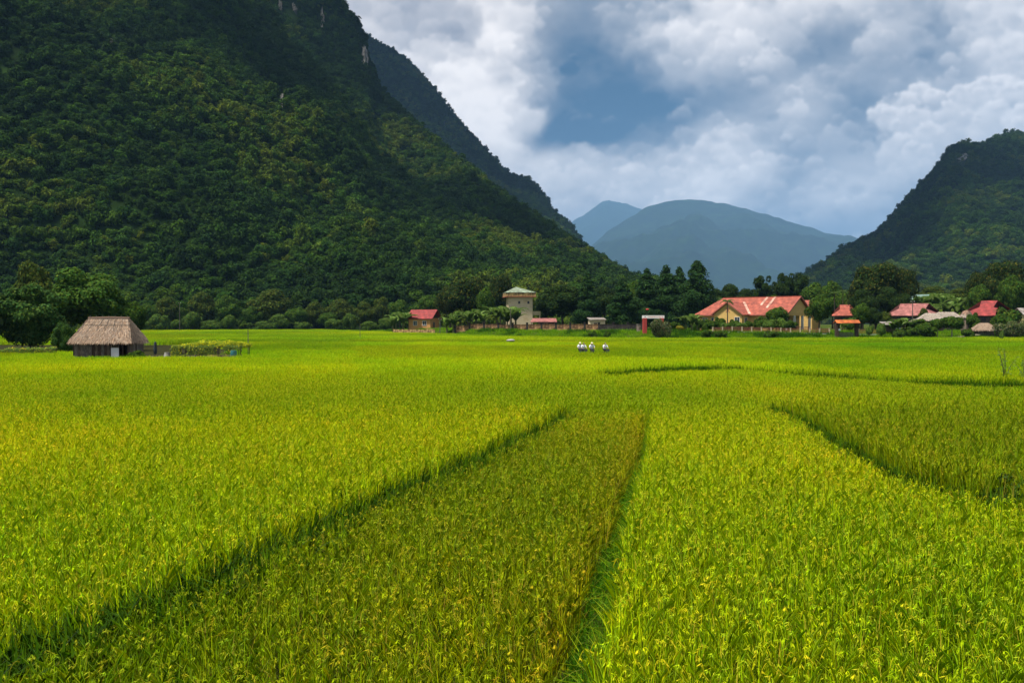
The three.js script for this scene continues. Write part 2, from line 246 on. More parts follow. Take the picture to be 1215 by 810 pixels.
const mA = mountain({ name: 'mountain', label: 'steep forested slope rising straight behind the thatched hut', seed: 1, nx: 300, ns: 130, rough: 44, power: 1.3,
  top: [[-900, -100], [-500, -380], [-200, -470], [0, -430], [150, -270], [250, -110], [310, -2], [350, 52], [395, 102], [420, 142], [450, 188], [500, 232], [560, 264], [620, 288], [680, 306], [745, 329], [800, 352], [860, 374]],
  dTop: [[-900, 1000], [0, 900], [300, 800], [450, 720], [620, 640], [750, 560], [860, 480]], foot: [[-900, 260], [-100, 250], [100, 285], [300, 318], [450, 318], [600, 300], [860, 330]] });
const mA2 = mountain({ name: 'mountain', label: 'forested spur with pale cliffs behind the nearest slope', seed: 4, nx: 150, ns: 80, rough: 26, power: 1.15,
  top: [[150, -330], [250, -190], [330, -95], [380, -28], [405, 2], [421, 22], [436, 48], [441, 78], [453, 108], [500, 152], [545, 192], [590, 228], [640, 266], [690, 296], [745, 328], [800, 352], [850, 372]],
  dTop: [[150, 1150], [440, 1050], [600, 900], [750, 760], [850, 700]], foot: [[150, 700], [440, 560], [600, 480], [850, 420]] });
const mB = mountain({ name: 'mountain', label: 'long bluish forested ridge sloping down behind the cliff spur', seed: 7, nx: 160, ns: 60, rough: 40, power: 1.05,
  top: [[300, -60], [380, 8], [437, 45], [465, 60], [482, 72], [500, 88], [515, 105], [545, 145], [575, 176], [596, 200], [610, 209], [628, 213], [640, 224], [650, 240], [655, 250], [680, 272], [695, 293], [745, 328], [790, 350], [840, 372]],
  dTop: [[300, 3200], [440, 3100], [600, 2900], [660, 2700], [840, 2300]], foot: [[300, 2100], [600, 1900], [840, 1700]] });
const mD = mountain({ name: 'mountain', label: 'forested mountain with a notched rounded top beyond the stilt houses', seed: 12, nx: 170, ns: 80, rough: 34, power: 1.1,
  top: [[880, 376], [930, 344], [960, 325], [1000, 301], [1040, 276], [1062, 252], [1080, 231], [1105, 205], [1125, 180], [1140, 172], [1152, 173], [1160, 175], [1175, 168], [1190, 161], [1215, 160], [1260, 150], [1330, 160], [1450, 190], [1600, 235], [2000, 300], [2300, 370]],
  dTop: [[880, 1500], [1000, 1700], [1215, 2000], [2300, 2200]], foot: [[880, 900], [1215, 760], [1600, 700], [2300, 900]] });
const mE = mountain({ name: 'distant_mountain', label: 'hazy blue rounded mountain across the valley behind the red roofed school', seed: 15, nx: 260, ns: 90, rough: 360, power: 1.0,
  top: [[560, 372], [640, 330], [690, 302], [720, 274], [745, 258], [770, 246], [790, 239], [812, 237], [835, 238], [860, 243], [880, 247], [910, 254], [940, 264], [975, 275], [1000, 280], [1012, 284], [1060, 300], [1120, 320], [1250, 360]],
  dTop: [[560, 12400], [800, 13200], [1250, 12400]], foot: [[560, 8200], [1250, 8200]] });
const mF = mountain({ name: 'distant_mountain', label: 'palest blue pointed peak farthest down the valley', seed: 19, nx: 160, ns: 60, rough: 320, power: 1.0,
  top: [[540, 360], [620, 310], [660, 280], [680, 263], [700, 250], [715, 240], [722, 238], [732, 241], [745, 243], [762, 248], [790, 262], [850, 300], [950, 360]],
  dTop: [[540, 19500], [950, 19500]], foot: [[540, 15000], [950, 15000]] });

// ---------------------------------------------------------------- unseen clouds added overhead to keep the sun off the upper slopes
const skyDir = sun.position.clone().normalize();
function shadeCloud(x0, z0, rx, rz, n, seed, label) {           // x0, z0: where its shadow would meet the valley floor
  const list = [], r = rng(seed), cx = x0 + 1560 * skyDir.x / skyDir.y, cz = z0 + 1560 * skyDir.z / skyDir.y;
  for (let k = 0; k < n; k++) { const a = r() * 6.283, q = Math.sqrt(r()), x = Math.cos(a) * q, z = Math.sin(a) * q, s = rr(r, 90, 190) * (1.1 - 0.4 * q), g = new THREE.IcosahedronGeometry(s, 2), p = g.attributes.position; for (let i = 0; i < p.count; i++) { const f = 0.8 + 0.45 * fbm(p.getX(i) / 80 + k, p.getY(i) / 80, p.getZ(i) / 80, 3); p.setXYZ(i, p.getX(i) * f, p.getY(i) * f * 0.6, p.getZ(i) * f); } list.push(g.translate(cx + x * rx, 1560 + rr(r, -40, 60), cz + z * rz)); }
  const g = mergeGeometries(list); g.computeVertexNormals(); structure('cloud', g, new THREE.MeshPhysicalMaterial({ color: lin(0.85, 0.86, 0.88), roughness: 1, specularIntensity: 0, transmission: 0.4, thickness: 0, side: THREE.DoubleSide }), label);
}
shadeCloud(-330, -1550, 800, 950, 60, 61, 'thick unseen cloud added to shade the steep slope');
shadeCloud(900, -1750, 620, 560, 30, 62, 'unseen heaped cloud added to shade the notched mountain');
shadeCloud(150, -2950, 600, 330, 34, 63, 'unseen heaped cloud added to shade the long bluish ridge');

// ---------------------------------------------------------------- foliage makers
const jit = (r, c, a) => { const k = 1 + (r() - 0.5) * a, w = (r() - 0.5) * a * 0.5; return [c[0] * k * (1 + w), c[1] * k, c[2] * k * (1 - w)]; };
const rdir = (r) => { const z = r() * 2 - 1, a = r() * 2 * Math.PI, q = Math.sqrt(1 - z * z); return V(q * Math.cos(a), z, q * Math.sin(a)); };
function leafBlobs(r, blobs, n, len, wid, cols, centre, g = new Geo(), droop = 0, vary = 0.9) {   // blobs: [x, y, z, r]
  let tot = 0; for (const b of blobs) tot += b[3] * b[3];
  const acc = []; let a = 0; for (const b of blobs) acc.push(a += b[3] * b[3] / tot);
  for (let k = 0; k < n; k++) {
    const q = r(), b = blobs[acc.findIndex((x) => x >= q)] ?? blobs[0], d = rdir(r); if (d.y < -0.5 && r() < 0.6) d.y = -d.y;
    const rad = b[3] * (0.62 + 0.42 * Math.sqrt(r())), p = V(b[0] + d.x * rad, b[1] + d.y * rad * 0.85, b[2] + d.z * rad);
    const out = p.clone().sub(centre).normalize(), nn = d.clone().multiplyScalar(0.8).addScaledVector(out, 0.5).addScaledVector(rdir(r), 0.6).normalize();
    const u = rdir(r).cross(nn).normalize(); u.y -= droop; u.normalize(); const side = nn.clone().cross(u).normalize();
    const tilt = rdir(r).multiplyScalar(0.35); u.add(tilt).normalize();
    const L = len * rr(r, 0.6, 1.25), c = cols[Math.floor(r() * cols.length)];
    g.leaf(p, u, side, L, wid * rr(r, 0.7, 1.2), nn, jit(r, c, vary), 0.6);
  }
  return g;
}
function branchTree(r, h, trunkH, r0, ends) {
  const g = new Geo(), c = [1, 1, 1], k = V((r() - 0.5) * 0.06 * h, trunkH, (r() - 0.5) * 0.06 * h);
  g.tube([V(0, -0.4, 0), V(k.x * 0.3, trunkH * 0.4, k.z * 0.2), k], [r0 * 1.35, r0, r0 * 0.75], 8, c);
  for (const e of ends) { const mid = k.clone().lerp(e, 0.5).add(V((r() - 0.5) * 0.5, 0.08 * h * r(), (r() - 0.5) * 0.5)); g.tube([k.clone().add(V(0, -0.2, 0)), mid, e], [r0 * 0.5, r0 * 0.3, r0 * 0.08], 5, c); }
  return g.build();
}
// a broad-leaved tree of height h and crown radius cr; returns { trunk, crown }
function broadTree(seed, h, cr, crownBase, nBlob, nLeaf, len, wid, cols, opt = {}) {
  const r = rng(seed), blobs = [], cy = (h + crownBase) / 2, ry = (h - crownBase) / 2, ends = [];
  for (let k = 0; k < nBlob; k++) {
    const d = rdir(r), q = opt.airy ? Math.cbrt(r()) : 0.45 + 0.5 * r(), b = rr(r, 0.2, 0.36) * cr * (opt.lobe ?? 1);
    const p = [d.x * (cr - b) * q, cy + d.y * (ry - b * 0.85) * q * (d.y < 0 ? 0.9 : 1), d.z * (cr - b) * q, b];
    blobs.push(p); if (k < 9) ends.push(V(p[0], p[1], p[2]));
  }
  if (!opt.airy) blobs.push([0, cy, 0, Math.min(cr, ry) * 0.62]);
  return { trunk: branchTree(r, h, crownBase + ry * 0.35, opt.r0 ?? h * 0.022, ends), crown: leafBlobs(r, blobs, nLeaf, len, wid, cols, V(0, cy - ry * 0.4, 0), new Geo(), opt.droop ?? 0.25).build() };
}
function coneTree(seed, h, cr, base, nLeaf, len, wid, cols) {
  const r = rng(seed), g = new Geo(), t = new Geo(), lumps = [];
  for (let k = 0; k < 60; k++) { const s = Math.pow(r(), 0.8), a = r() * 6.283, rad = cr * Math.pow(1 - s, 0.72) * (0.62 + 0.25 * r()); lumps.push([Math.cos(a) * rad, base + s * (h - base) * 0.97, Math.sin(a) * rad, cr * (0.14 + 0.26 * (1 - s)) * rr(r, 0.8, 1.25)]); }
  for (let k = 0; k < 12; k++) { const s = k / 12; lumps.push([0, base + s * (h - base) * 0.98, 0, cr * 0.55 * Math.pow(1 - s, 0.8) + 0.15]); }
  leafBlobs(r, lumps, nLeaf, len, wid, cols, V(0, base + (h - base) * 0.25, 0), g, 0.5);
  t.tube([V(0, -0.4, 0), V(0.05, h * 0.5, 0), V(0, h * 0.97, 0)], [h * 0.016, h * 0.011, 0.03], 7, [1, 1, 1]);
  for (let k = 0; k < 10; k++) { const s = 0.1 + 0.07 * k, a = k * 2.4; t.tube([V(0, base + s * (h - base), 0), V(Math.cos(a) * cr * (1 - s) * 0.8, base + s * (h - base) + 0.5, Math.sin(a) * cr * (1 - s) * 0.8)], [0.09, 0.02], 4, [1, 1, 1]); }
  return { trunk: t.build(), crown: g.build() };
}
const GREEN = { deep: [[0.016, 0.036, 0.008], [0.022, 0.046, 0.009], [0.034, 0.058, 0.010]], mid: [[0.034, 0.08, 0.010], [0.05, 0.102, 0.011], [0.072, 0.118, 0.013]], olive: [[0.056, 0.082, 0.011], [0.076, 0.102, 0.012], [0.038, 0.068, 0.011]], light: [[0.09, 0.16, 0.022], [0.12, 0.19, 0.03], [0.06, 0.12, 0.02]], gold: [[0.018, 0.036, 0.008], [0.024, 0.046, 0.009], [0.03, 0.055, 0.01], [0.02, 0.04, 0.008], [0.085, 0.09, 0.014]], blue: [[0.022, 0.058, 0.013], [0.03, 0.072, 0.016], [0.018, 0.046, 0.011]] };

// ---------------------------------------------------------------- forest on the mountains (uncountable: stuff)
{
  const variants = [];
  for (let k = 0; k < 5; k++) {
    const r = rng(100 + k), g = new Geo(), blobs = [], n = 6 + k;
    for (let b = 0; b < n; b++) { const a = r() * 6.283, q = Math.sqrt(r()) * 2.6; blobs.push([Math.cos(a) * q, 2.6 + r() * (k === 4 ? 5 : 3.2), Math.sin(a) * q, rr(r, 1.1, 2.1)]); }
    blobs.push([0, 2.2, 0, 2.6]);
    leafBlobs(r, blobs, 430, k === 4 ? 1.5 : 1.15, 0.36, [[0.8, 0.85, 0.8], [1, 1, 1], [1.25, 1.2, 1.1]], V(0, 1, 0), g, 0.3, 0.45);
    variants.push(g.build());
  }
  const plant = (name, label, m, pxa, pxb, sMax, spacing, palette, seed, size) => {
    const r = rng(seed), lists = variants.map(() => []), dpx = 6, ds = 0.012, skip = m.skip ?? [];
    for (let px = Math.max(pxa, m.px0); px < Math.min(pxb, m.px1); px += dpx) for (let s = 0.004; s < sMax; s += ds) {
      const a = m.at(px, s), b = m.at(px + dpx, s), c = m.at(px, s + ds), area = b.sub(a).cross(c.sub(a)).length(); let n = area / (spacing * spacing); n = Math.floor(n) + (r() < n % 1 ? 1 : 0);
      for (let k = 0; k < n; k++) {
        const q = px + r() * dpx, t = s + r() * ds, p = m.at(q, t);
        if (skip.some(([x, y, w, h]) => { const X = 607.5 + p.x / -p.z * FOCAL, Y = HORIZON - (p.y - EYE) / -p.z * FOCAL; return Math.abs(X - x) < w && Math.abs(Y - y) < h && r() < 0.85; })) continue;
        const patch = fbm(p.x / 70, p.y / 70, p.z / 70 + seed, 3), pick = clamp((patch - 0.5) * 2.4 + 0.5 + (r() - 0.5) * 0.7 - sstep(0.1, 0.34, t) * 0.22 + 0.1), col = palette[Math.min(palette.length - 1, Math.floor(pick * palette.length))];
        lists[r() < 0.12 ? 4 : Math.floor(r() * 4)].push([p, size * (0.42 + 1.15 * Math.pow(r(), 2.6) + 0.35 * patch), r() * 6.283, jit(r, col, 0.45), rr(r, 0.8, 1.25)]);
      }
    }
    const grp = new THREE.Group(); grp.name = numbered(name); tag(grp, label, 'forest', null, 'stuff'); scene.add(grp);
    const d = new THREE.Object3D(), cc = new THREE.Color(); let total = 0;
    lists.forEach((l, k) => {
      if (!l.length) return; const im = new THREE.InstancedMesh(variants[k], M.forest, l.length); im.name = 'treetops'; im.userData.kind = 'stuff'; im.castShadow = im.receiveShadow = true;
      l.forEach(([p, s, a, c, t], q) => { d.position.set(p.x, p.y - 1.2 * s, p.z); d.rotation.set(0, a, 0); d.scale.set(s, s * t, s); d.updateMatrix(); im.setMatrixAt(q, d.matrix); im.setColorAt(q, cc.setRGB(...c)); }); grp.add(im); total += l.length;
    });
    console.log(name, total);
  };
  const pal = [[0.018, 0.042, 0.008], [0.022, 0.052, 0.008], [0.028, 0.064, 0.008], [0.036, 0.08, 0.008], [0.05, 0.092, 0.009], [0.075, 0.11, 0.011]];
  mA2.skip = [[434, 68, 7, 14], [385, 22, 8, 12], [352, 18, 10, 10], [340, 12, 12, 8]]; mA.skip = [[336, 120, 4, 12], [136, 52, 6, 6]]; mD.skip = [[1138, 190, 8, 8]];
  plant('hillside_forest', 'dense dark green forest covering the steep slope behind the hut', mA, -130, 860, 1.03, 3.5, pal, 21, 0.72);
  plant('hillside_forest', 'forest on the cliff spur and round its pale rock faces', mA2, 240, 850, 1.03, 4.7, pal, 22, 0.85);
  plant('hillside_forest', 'bluish forest along the long ridge behind the spur', mB, 400, 820, 1.03, 9.5, pal, 23, 1.5);
  plant('hillside_forest', 'forest on the notched mountain beyond the stilt houses', mD, 880, 1300, 1.03, 7, pal, 24, 1.2);
}

// ---------------------------------------------------------------- paddies: edges between the plots (x at distance d)
const edgeL = [[3, -6.6], [5, -5.9], [7.9, -5.1], [9.8, -4.2], [14.2, -2.8], [19, -1.0], [24.9, 0.86], [28.8, 1.9]];
const edgeC = [[3, -0.05], [6.6, 0.44], [9.17, 0.95], [15, 2.18], [21, 3.5], [29.2, 5.1]];
const edgeR = [[13.0, 10.2], [13.9, 8.8], [15.8, 7.95], [20, 8.5], [26, 9.5], [29.5, 9.6]];
const farEdge = [[5.5, 48.5], [7.6, 50.6], [11, 53.5], [15, 54.5], [17, 50], [19, 45.5], [21, 41.5], [26, 40]];   // [x, d]
const crossL = (x) => 31 + Math.sin(x * 0.16) * 1.5 + x * -0.35;
// which plot a plant stands in: [plot, height, yellow share, base colour] or null on a bund
function plot(x, d) {
  const wob = (fbm(x * 1.3, d * 1.3, 4, 2) - 0.5) * 0.22;
  if (d < 29.4) {
    const l = interp(edgeL, d) + wob, c = interp(edgeC, d) + wob;
    const wl = d < 27 ? 0.2 : 0.2 * (28.8 - d) / 1.8;
    if (x > l - 0.02 && x < l + wl + 0.22) return null;
    const wc = lerp(0.22, 0.15, sstep(7, 25, d));
    if (Math.abs(x - c) < wc) return null;
    if (x < l) return [0, 0.92];
    if (x < c) return [1, 0.74];
    if (d > 13) { const e = interp(edgeR, d) + wob; if (x > e - 0.3 && x < e + 0.25) return null; if (x > e) return [3, 1.1]; }
    return [2, 0.85];
  }
  if (x > 5.5 && x < 26) { const f = interp(farEdge, x) + wob * 3; if (d > f - 1.5 && d < f + 0.5) return null; if (d > f) return [5, d < f + 3 ? 1.05 : 0.9]; return [4, d > f - 3 ? 0.72 : 0.86]; }
  const f2 = x > 0 ? 48.5 : 56 + x * 0.1;
  if (x < -20 && Math.abs(d - 100 - wob * 6) < 0.8) return null;
  if (Math.abs(d - 128 - x * 0.06 - wob * 6) < 0.7 && x > -30) return null;
  return d < f2 ? [4, 0.88] : [5, 0.85];
}
const plotTone = [[1.74, 1.58, 0.9], [1.1, 1.04, 0.9], [1.48, 1.5, 0.9], [0.88, 0.98, 0.8], [1.1, 1.24, 0.8], [1.18, 1.4, 0.6]];
const fieldEnd = (px) => px < 400 ? interp([[-400, 245], [0, 262], [170, 285], [320, 312], [400, 306]], px) : interp(frontLine, px) - 0.5;
function blockedAt(x, d) {                                    // hut yard, trellis garden, road for the riders
  if (d > 70.5 && d < 82 && x > -43 && x < -24.5) return true;
  if (d > 79.6 && d < 81.4 && x > 2 && x < 14) return true;
  if (d > 82 && x < -30 && x < -24 - (d - 82) * 0.55 && d < 130) return true;
  return false;
}
{
  const blade = (g, r, x, z, h, az, lean, w, c, segs) => {     // an upright blade that bends over near its tip
    const dx = Math.cos(az), dz = Math.sin(az), sxx = -dz, szz = dx; let pa = -1, pb = -1;
    for (let k = 0; k <= segs; k++) {
      const t = k / segs, o = lean * Math.pow(t, 2.1) * h, y = h * (t - 0.42 * lean * Math.pow(t, 3.2)), ww = w * (k === segs ? 0.05 : 1 - 0.45 * t), n = V(dx * (0.55), 0.6, dz * 0.55).normalize();
      const a = g.v(x + dx * o + sxx * ww, y, z + dz * o + szz * ww, n.x, n.y, n.z, c), b = g.v(x + dx * o - sxx * ww, y, z + dz * o - szz * ww, n.x, n.y, n.z, c);
      if (k) { g.t(pa, a, b); g.t(pa, b, pb); } pa = a; pb = b;
    }
  };
  const panicle = (g, r, x, z, h, az, w, c, fine) => {         // stalk that arches over with a drooping, grain-heavy head
    const dx = Math.cos(az), dz = Math.sin(az), L = rr(r, 0.11, 0.19), lift = rr(r, 0.02, 0.06), reach = rr(r, 0.3, 0.65), pts = [], rad = [], n = fine ? 5 : 3, rd = rr(r, 0.1, 1.0);
    for (let k = 0; k <= n; k++) { const t = k / n; pts.push(V(x + dx * (0.02 + L * reach * t), h + lift * Math.sin(t * 3) - L * rd * t * t, z + dz * (0.02 + L * reach * t))); rad.push(w * (fine ? [0.25, 0.6, 0.9, 1, 0.75, 0.12][k] : [0.3, 1, 0.9, 0.1][k])); }
    g.tube(pts, rad, fine ? 4 : 3, c);
    if (fine) for (let k = 0; k < 5; k++) { const q = pts[1 + Math.floor(r() * 4)], d = rdir(r); d.y = -Math.abs(d.y) * 1.1 - 0.2; d.normalize(); g.leaf(q, d, V(-d.z, 0.2, d.x).normalize(), rr(r, 0.035, 0.07), 0.006, V(0, 0.8, 0.3), jit(r, c, 0.5)); }
  };
  const leafC = [[0.175, 0.262, 0.0012], [0.212, 0.286, 0.0012], [0.265, 0.298, 0.0015], [0.117, 0.19, 0.0012]], ear = [[0.33, 0.36, 0.005], [0.28, 0.36, 0.003], [0.39, 0.37, 0.012]], dry = [0.30, 0.23, 0.03];
  const hill = (g, r, ox, oz, s, fine, ears, width = 1, nb = 13) => {
    for (let k = 0; k < nb; k++) { const a = r() * 6.283, q = Math.sqrt(r()) * 0.055; blade(g, r, ox + Math.cos(a) * q, oz + Math.sin(a) * q, s * rr(r, 0.72, 1.16), a + (r() - 0.5) * 1.6, Math.pow(r(), 2.4) * 0.85 + 0.06, width * rr(r, 0.0038, 0.0072), r() < 0.05 ? dry : jit(r, leafC[Math.floor(r() * 4)], 0.3), fine ? 4 : 2); }
    for (let k = 0; k < (fine ? 8 : 4); k++) { const a = r() * 6.283, y = s * rr(r, 0.42, 0.74), d = V(Math.cos(a) * 0.4, rr(r, 0.6, 1.3), Math.sin(a) * 0.4).normalize(); g.leaf(V(ox + Math.cos(a) * 0.03, y, oz + Math.sin(a) * 0.03), d, V(-Math.sin(a), 0, Math.cos(a)), s * rr(r, 0.24, 0.4), width * rr(r, 0.0026, 0.0046), V(d.x * 0.5, 0.8, d.z * 0.5).normalize(), jit(r, leafC[Math.floor(r() * 4)], 0.35), 0.8); }   // flag leaves
    for (let k = 0; k < ears; k++) { const a = r() * 6.283, q = r() * 0.05; panicle(g, r, ox + Math.cos(a) * q, oz + Math.sin(a) * q, s * rr(r, 0.78, 0.98), a, width * rr(r, 0.004, 0.0068), jit(r, ear[Math.floor(r() * 3)], 0.3), fine); }
  };
  const near = [], mid = [], far = [];
  for (let k = 0; k < 7; k++) { const r = rng(300 + k), g = new Geo(); hill(g, r, 0, 0, 1, true, [2, 3, 1, 3, 2, 2, 3][k]); near.push(g.build()); }
  for (let k = 0; k < 4; k++) { const r = rng(320 + k), g = new Geo(); for (let i = 0; i < 5; i++) for (let j = 0; j < 5; j++) hill(g, r, (i + r() - 2.5) * 0.2, (j + r() - 2.5) * 0.2, rr(r, 0.9, 1.08), false, r() < 0.6 ? 2 : 1, 2.0, 9); mid.push(g.build()); }
  for (let k = 0; k < 3; k++) { const r = rng(340 + k), g = new Geo(); for (let i = 0; i < 9; i++) for (let j = 0; j < 9; j++) hill(g, r, (i + r() - 4.5) * 0.25, (j + r() - 4.5) * 0.25, rr(r, 0.9, 1.08), false, r() < 0.5 ? 1 : 0, 4, 5); far.push(g.build()); }
  const plots = [0, 1, 2, 3, 4, 5].map(() => ({}));
  const labels = ['tall yellow-green rice filling the plot on the hut side of the long dark furrow', 'olive rice of the narrow wedge plot between the furrow and the grassy bund', 'bright green rice with yellow ears beside the grassy bund', 'darker rice behind the overgrown corner bank', 'medium green rice between the striped plots and the curved bund', 'fresh green rice stretching to the village and the forest foot'];
  const add = (p, key, geo, m, c) => { const o = plots[p][key] ??= { geo, m: [], c: [] }; o.m.push(m); o.c.push(c); };
  const r = rng(77), d3 = new THREE.Object3D(); let n = 0;
  const put = (x, d, spread, geos, key, sc, y = 0) => {
    const p = plot(x, d); if (!p || blockedAt(x, d)) return; const k = Math.floor(r() * geos.length), patch = fbm(x / 6, d / 9, 2, 3) - 0.5, tone = plotTone[p[0] < 4 && r() < 0.75 * sstep(22, 29.4, d) ? 4 : p[0] === 4 && r() < sstep(36, 50, d) ? 5 : p[0]], cell = d > 50 ? hsh(Math.floor((x + d * 0.2) / 31 + 50), Math.floor((d + x * 0.05) / 17), 3) - 0.5 : 0, cell2 = d > 50 ? hsh(Math.floor((x + d * 0.2) / 31 + 50), Math.floor((d + x * 0.05) / 17), 8) - 0.5 : 0;
    const edge = p[0] === 1 && d < 29 ? sstep(0.9, 0.2, interp(edgeC, d) - x) : 0;    // browner, riper plants beside the bund
    const h = p[1] * (0.93 + 0.16 * r() + patch * 0.16), big = fbm(x / 38 + 4, d / 52, 6, 3) - 0.5;
    d3.position.set(x, y, -d); d3.rotation.set((r() - 0.5) * 0.12, r() * 6.283, (r() - 0.5) * 0.12 ); d3.scale.set(sc, h, sc); d3.updateMatrix();
    const b = 1 + patch * 0.4 + big * 0.5 + cell * 0.42 + (r() - 0.5) * 0.22, w = cell2 * 0.22 + patch * 0.5 + big * 0.5 + (r() - 0.5) * 0.16 + edge * 0.1;
    add(p[0], key + k, geos[k], d3.matrix.clone(), [tone[0] * b * (1 + w), tone[1] * b * (1 - edge * 0.06), tone[2] * b]); n++;
  };
  const S = 0.185;
  for (let d = 4.2; d < 43; d += S) for (let x = -(d * 0.7 + 3); x < d * 0.7 + 3; x += S) put(x + (r() - 0.5) * S, d + (r() - 0.5) * S, 1, near, 'a', rr(r, 0.85, 1.15));
  for (let d = 43.5; d < 118; d += 0.95) for (let x = -(d * 0.7 + 4); x < d * 0.7 + 4; x += 0.95) put(x + (r() - 0.5) * 0.2, d, 1, mid, 'b', 1);
  for (let d = 119; d < 315; d += 2.1) for (let x = -(d * 0.7 + 6); x < d * 0.7 + 6; x += 2.1) { if (d < fieldEnd(607.5 + x / d * FOCAL)) put(x, d, 1, far, 'c', 1); }
  console.log('rice', n);
  const cc = new THREE.Color();
  plots.forEach((pl, k) => {
    const g = new THREE.Group(); g.name = numbered('rice_crop'); tag(g, labels[k], 'rice', null, 'stuff'); scene.add(g);
    for (const key in pl) { const o = pl[key], im = new THREE.InstancedMesh(o.geo, M.rice, o.m.length); im.name = 'rice_plants'; im.userData.kind = 'stuff'; im.castShadow = im.receiveShadow = true; o.m.forEach((m, q) => { im.setMatrixAt(q, m); im.setColorAt(q, cc.setRGB(...o.c[q])); }); g.add(im); }
  });
  // bunds: low earth ridges, and the grass that grows on them
  const bund = (name, label, pts, w, h, mat) => {
    const P = [], U = [], I = []; let L = 0;
    pts.forEach(([x, d], k) => {
      const a = pts[Math.max(0, k - 1)], b = pts[Math.min(pts.length - 1, k + 1)]; let tx = b[0] - a[0], td = b[1] - a[1]; const l = Math.hypot(tx, td); tx /= l; td /= l; if (k) L += Math.hypot(x - pts[k - 1][0], d - pts[k - 1][1]);
      for (const [o, y] of [[-1, -0.03], [-0.6, 0.6], [-0.2, 1], [0.2, 1], [0.6, 0.6], [1, -0.03]]) { P.push(x + td * o * w, (y > 0 ? y * h * (0.85 + 0.3 * noise(x * 2, d * 2, o)) : y), -(d - tx * o * w)); U.push(o * w, L); }
    });
    for (let k = 0; k < pts.length - 1; k++) for (let j = 0; j < 5; j++) { const a = k * 6 + j; I.push(a, a + 1, a + 7, a, a + 7, a + 6); }
    const g = new THREE.BufferGeometry(); g.setAttribute('position', new THREE.Float32BufferAttribute(P, 3)); g.setAttribute('uv', new THREE.Float32BufferAttribute(U, 2)); g.setIndex(I); g.computeVertexNormals(); if (g.attributes.normal.getY(2) < 0) { for (let k = 0; k < I.length; k += 3) [I[k + 1], I[k + 2]] = [I[k + 2], I[k + 1]]; g.setIndex(I); g.computeVertexNormals(); }
    return structure(name, g, mat, label);
  };
  const dense = (tab, a, b, st, flip) => { const o = []; for (let q = a; q <= b; q += st) o.push(flip ? [q, interp(tab, q)] : [interp(tab, q), q]); return o; };
  const wetMud = mud(lin(0.07, 0.06, 0.03), { map: texSoil });
  bund('field_bund', 'low grassy bund winding between the olive and bright rice plots', dense(edgeC, 3, 29.2, 0.4), 0.3, 0.22, M.bank);
  bund('field_bund', 'dark muddy furrow edge below the tall yellow-green rice', dense(edgeL, 3, 28.8, 0.5).map(([x, d]) => [x + 0.12, d]), 0.16, 0.06, wetMud);
  bund('field_bund', 'overgrown bank round the darker plot', dense(edgeR, 13, 29.5, 0.5), 0.3, 0.2, wetMud);
  bund('field_bund', 'curved dark bund in mid field', dense(farEdge, 5.5, 26, 0.5, true), 0.4, 0.35, wetMud);
  bund('field_track', 'raised earth track through the rice under the cyclists', [[2, 80.6], [5, 80.5], [8, 80.5], [11, 80.4], [14, 80.3]], 0.9, 0.25, M.bank);
  // short grass on the bunds
  const tufts = [];
  for (let k = 0; k < 4; k++) { const q = rng(400 + k), g = new Geo(); for (let i = 0; i < 26; i++) { const a = q() * 6.283, e = Math.sqrt(q()) * 0.14; blade(g, q, Math.cos(a) * e, Math.sin(a) * e, rr(q, 0.08, 0.22), q() * 6.283, rr(q, 0.1, 0.8), rr(q, 0.003, 0.006), jit(q, [[0.09, 0.24, 0.004], [0.13, 0.27, 0.005], [0.07, 0.19, 0.004]][i % 3], 0.4), 3); } tufts.push(g.build()); }
  const grassGroup = (name, label, spots) => {
    const grp = new THREE.Group(); grp.name = numbered(name); tag(grp, label, 'grass', null, 'stuff'); scene.add(grp);
    tufts.forEach((t, k) => { const l = spots.filter((_, q) => q % 4 === k); if (!l.length) return; const im = new THREE.InstancedMesh(t, M.rice, l.length); im.name = 'grass_tufts'; im.userData.kind = 'stuff'; im.castShadow = im.receiveShadow = true; l.forEach(([x, y, d, s, c], q) => { d3.position.set(x, y, -d); d3.rotation.set(0, r() * 6.283, 0); d3.scale.set(s, s * rr(r, 0.7, 1.3), s); d3.updateMatrix(); im.setMatrixAt(q, d3.matrix); im.setColorAt(q, cc.setRGB(...(c ?? [1, 1, 1]))); }); grp.add(im); });
  };
  const line = (tab, a, b, st, w, y, s, flip, c) => { const o = []; for (let q = a; q < b; q += st) { const f = interp(tab, q), e = (r() + r() - 1) * w; o.push(flip ? [q + (r() - 0.5) * st, y, f + e, s * rr(r, 0.7, 1.3), c] : [f + e, y, q + (r() - 0.5) * st, s * rr(r, 0.7, 1.3), c]); } return o; };
  grassGroup('bund_grass', 'short fresh grass on the winding bund', line(edgeC, 4, 29.2, 0.018, 0.26, 0.17, 0.85, false, [0.9, 1.05, 1]));
  grassGroup('bund_grass', 'dark tinted grass painting the shade along the long furrow', line(edgeL.map(([d, x]) => [d, x + 0.17]), 4, 28.6, 0.014, 0.17, 0.0, 3.4, false, [0.46, 0.46, 0.4]));  // added grass, its dark tint paints the shade of the furrow
  grassGroup('bund_grass', 'dark ragged weeds on the overgrown bank', [...line(edgeR, 13, 29.5, 0.016, 0.22, 0.1, 3.2, false, [0.44, 0.46, 0.4]), ...line(edgeR, 13, 15, 0.012, 0.5, 0.12, 2.4, false, [0.35, 0.5, 0.6])]);  // weeds, with the bank's shaded face painted into their dark tint
  grassGroup('bund_grass', 'weeds along the curved bund', line(farEdge, 5.5, 26, 0.014, 0.5, 0.2, 3.2, true, [0.42, 0.46, 0.4]));  // dark tint of the weeds paints the shaded line of the bund
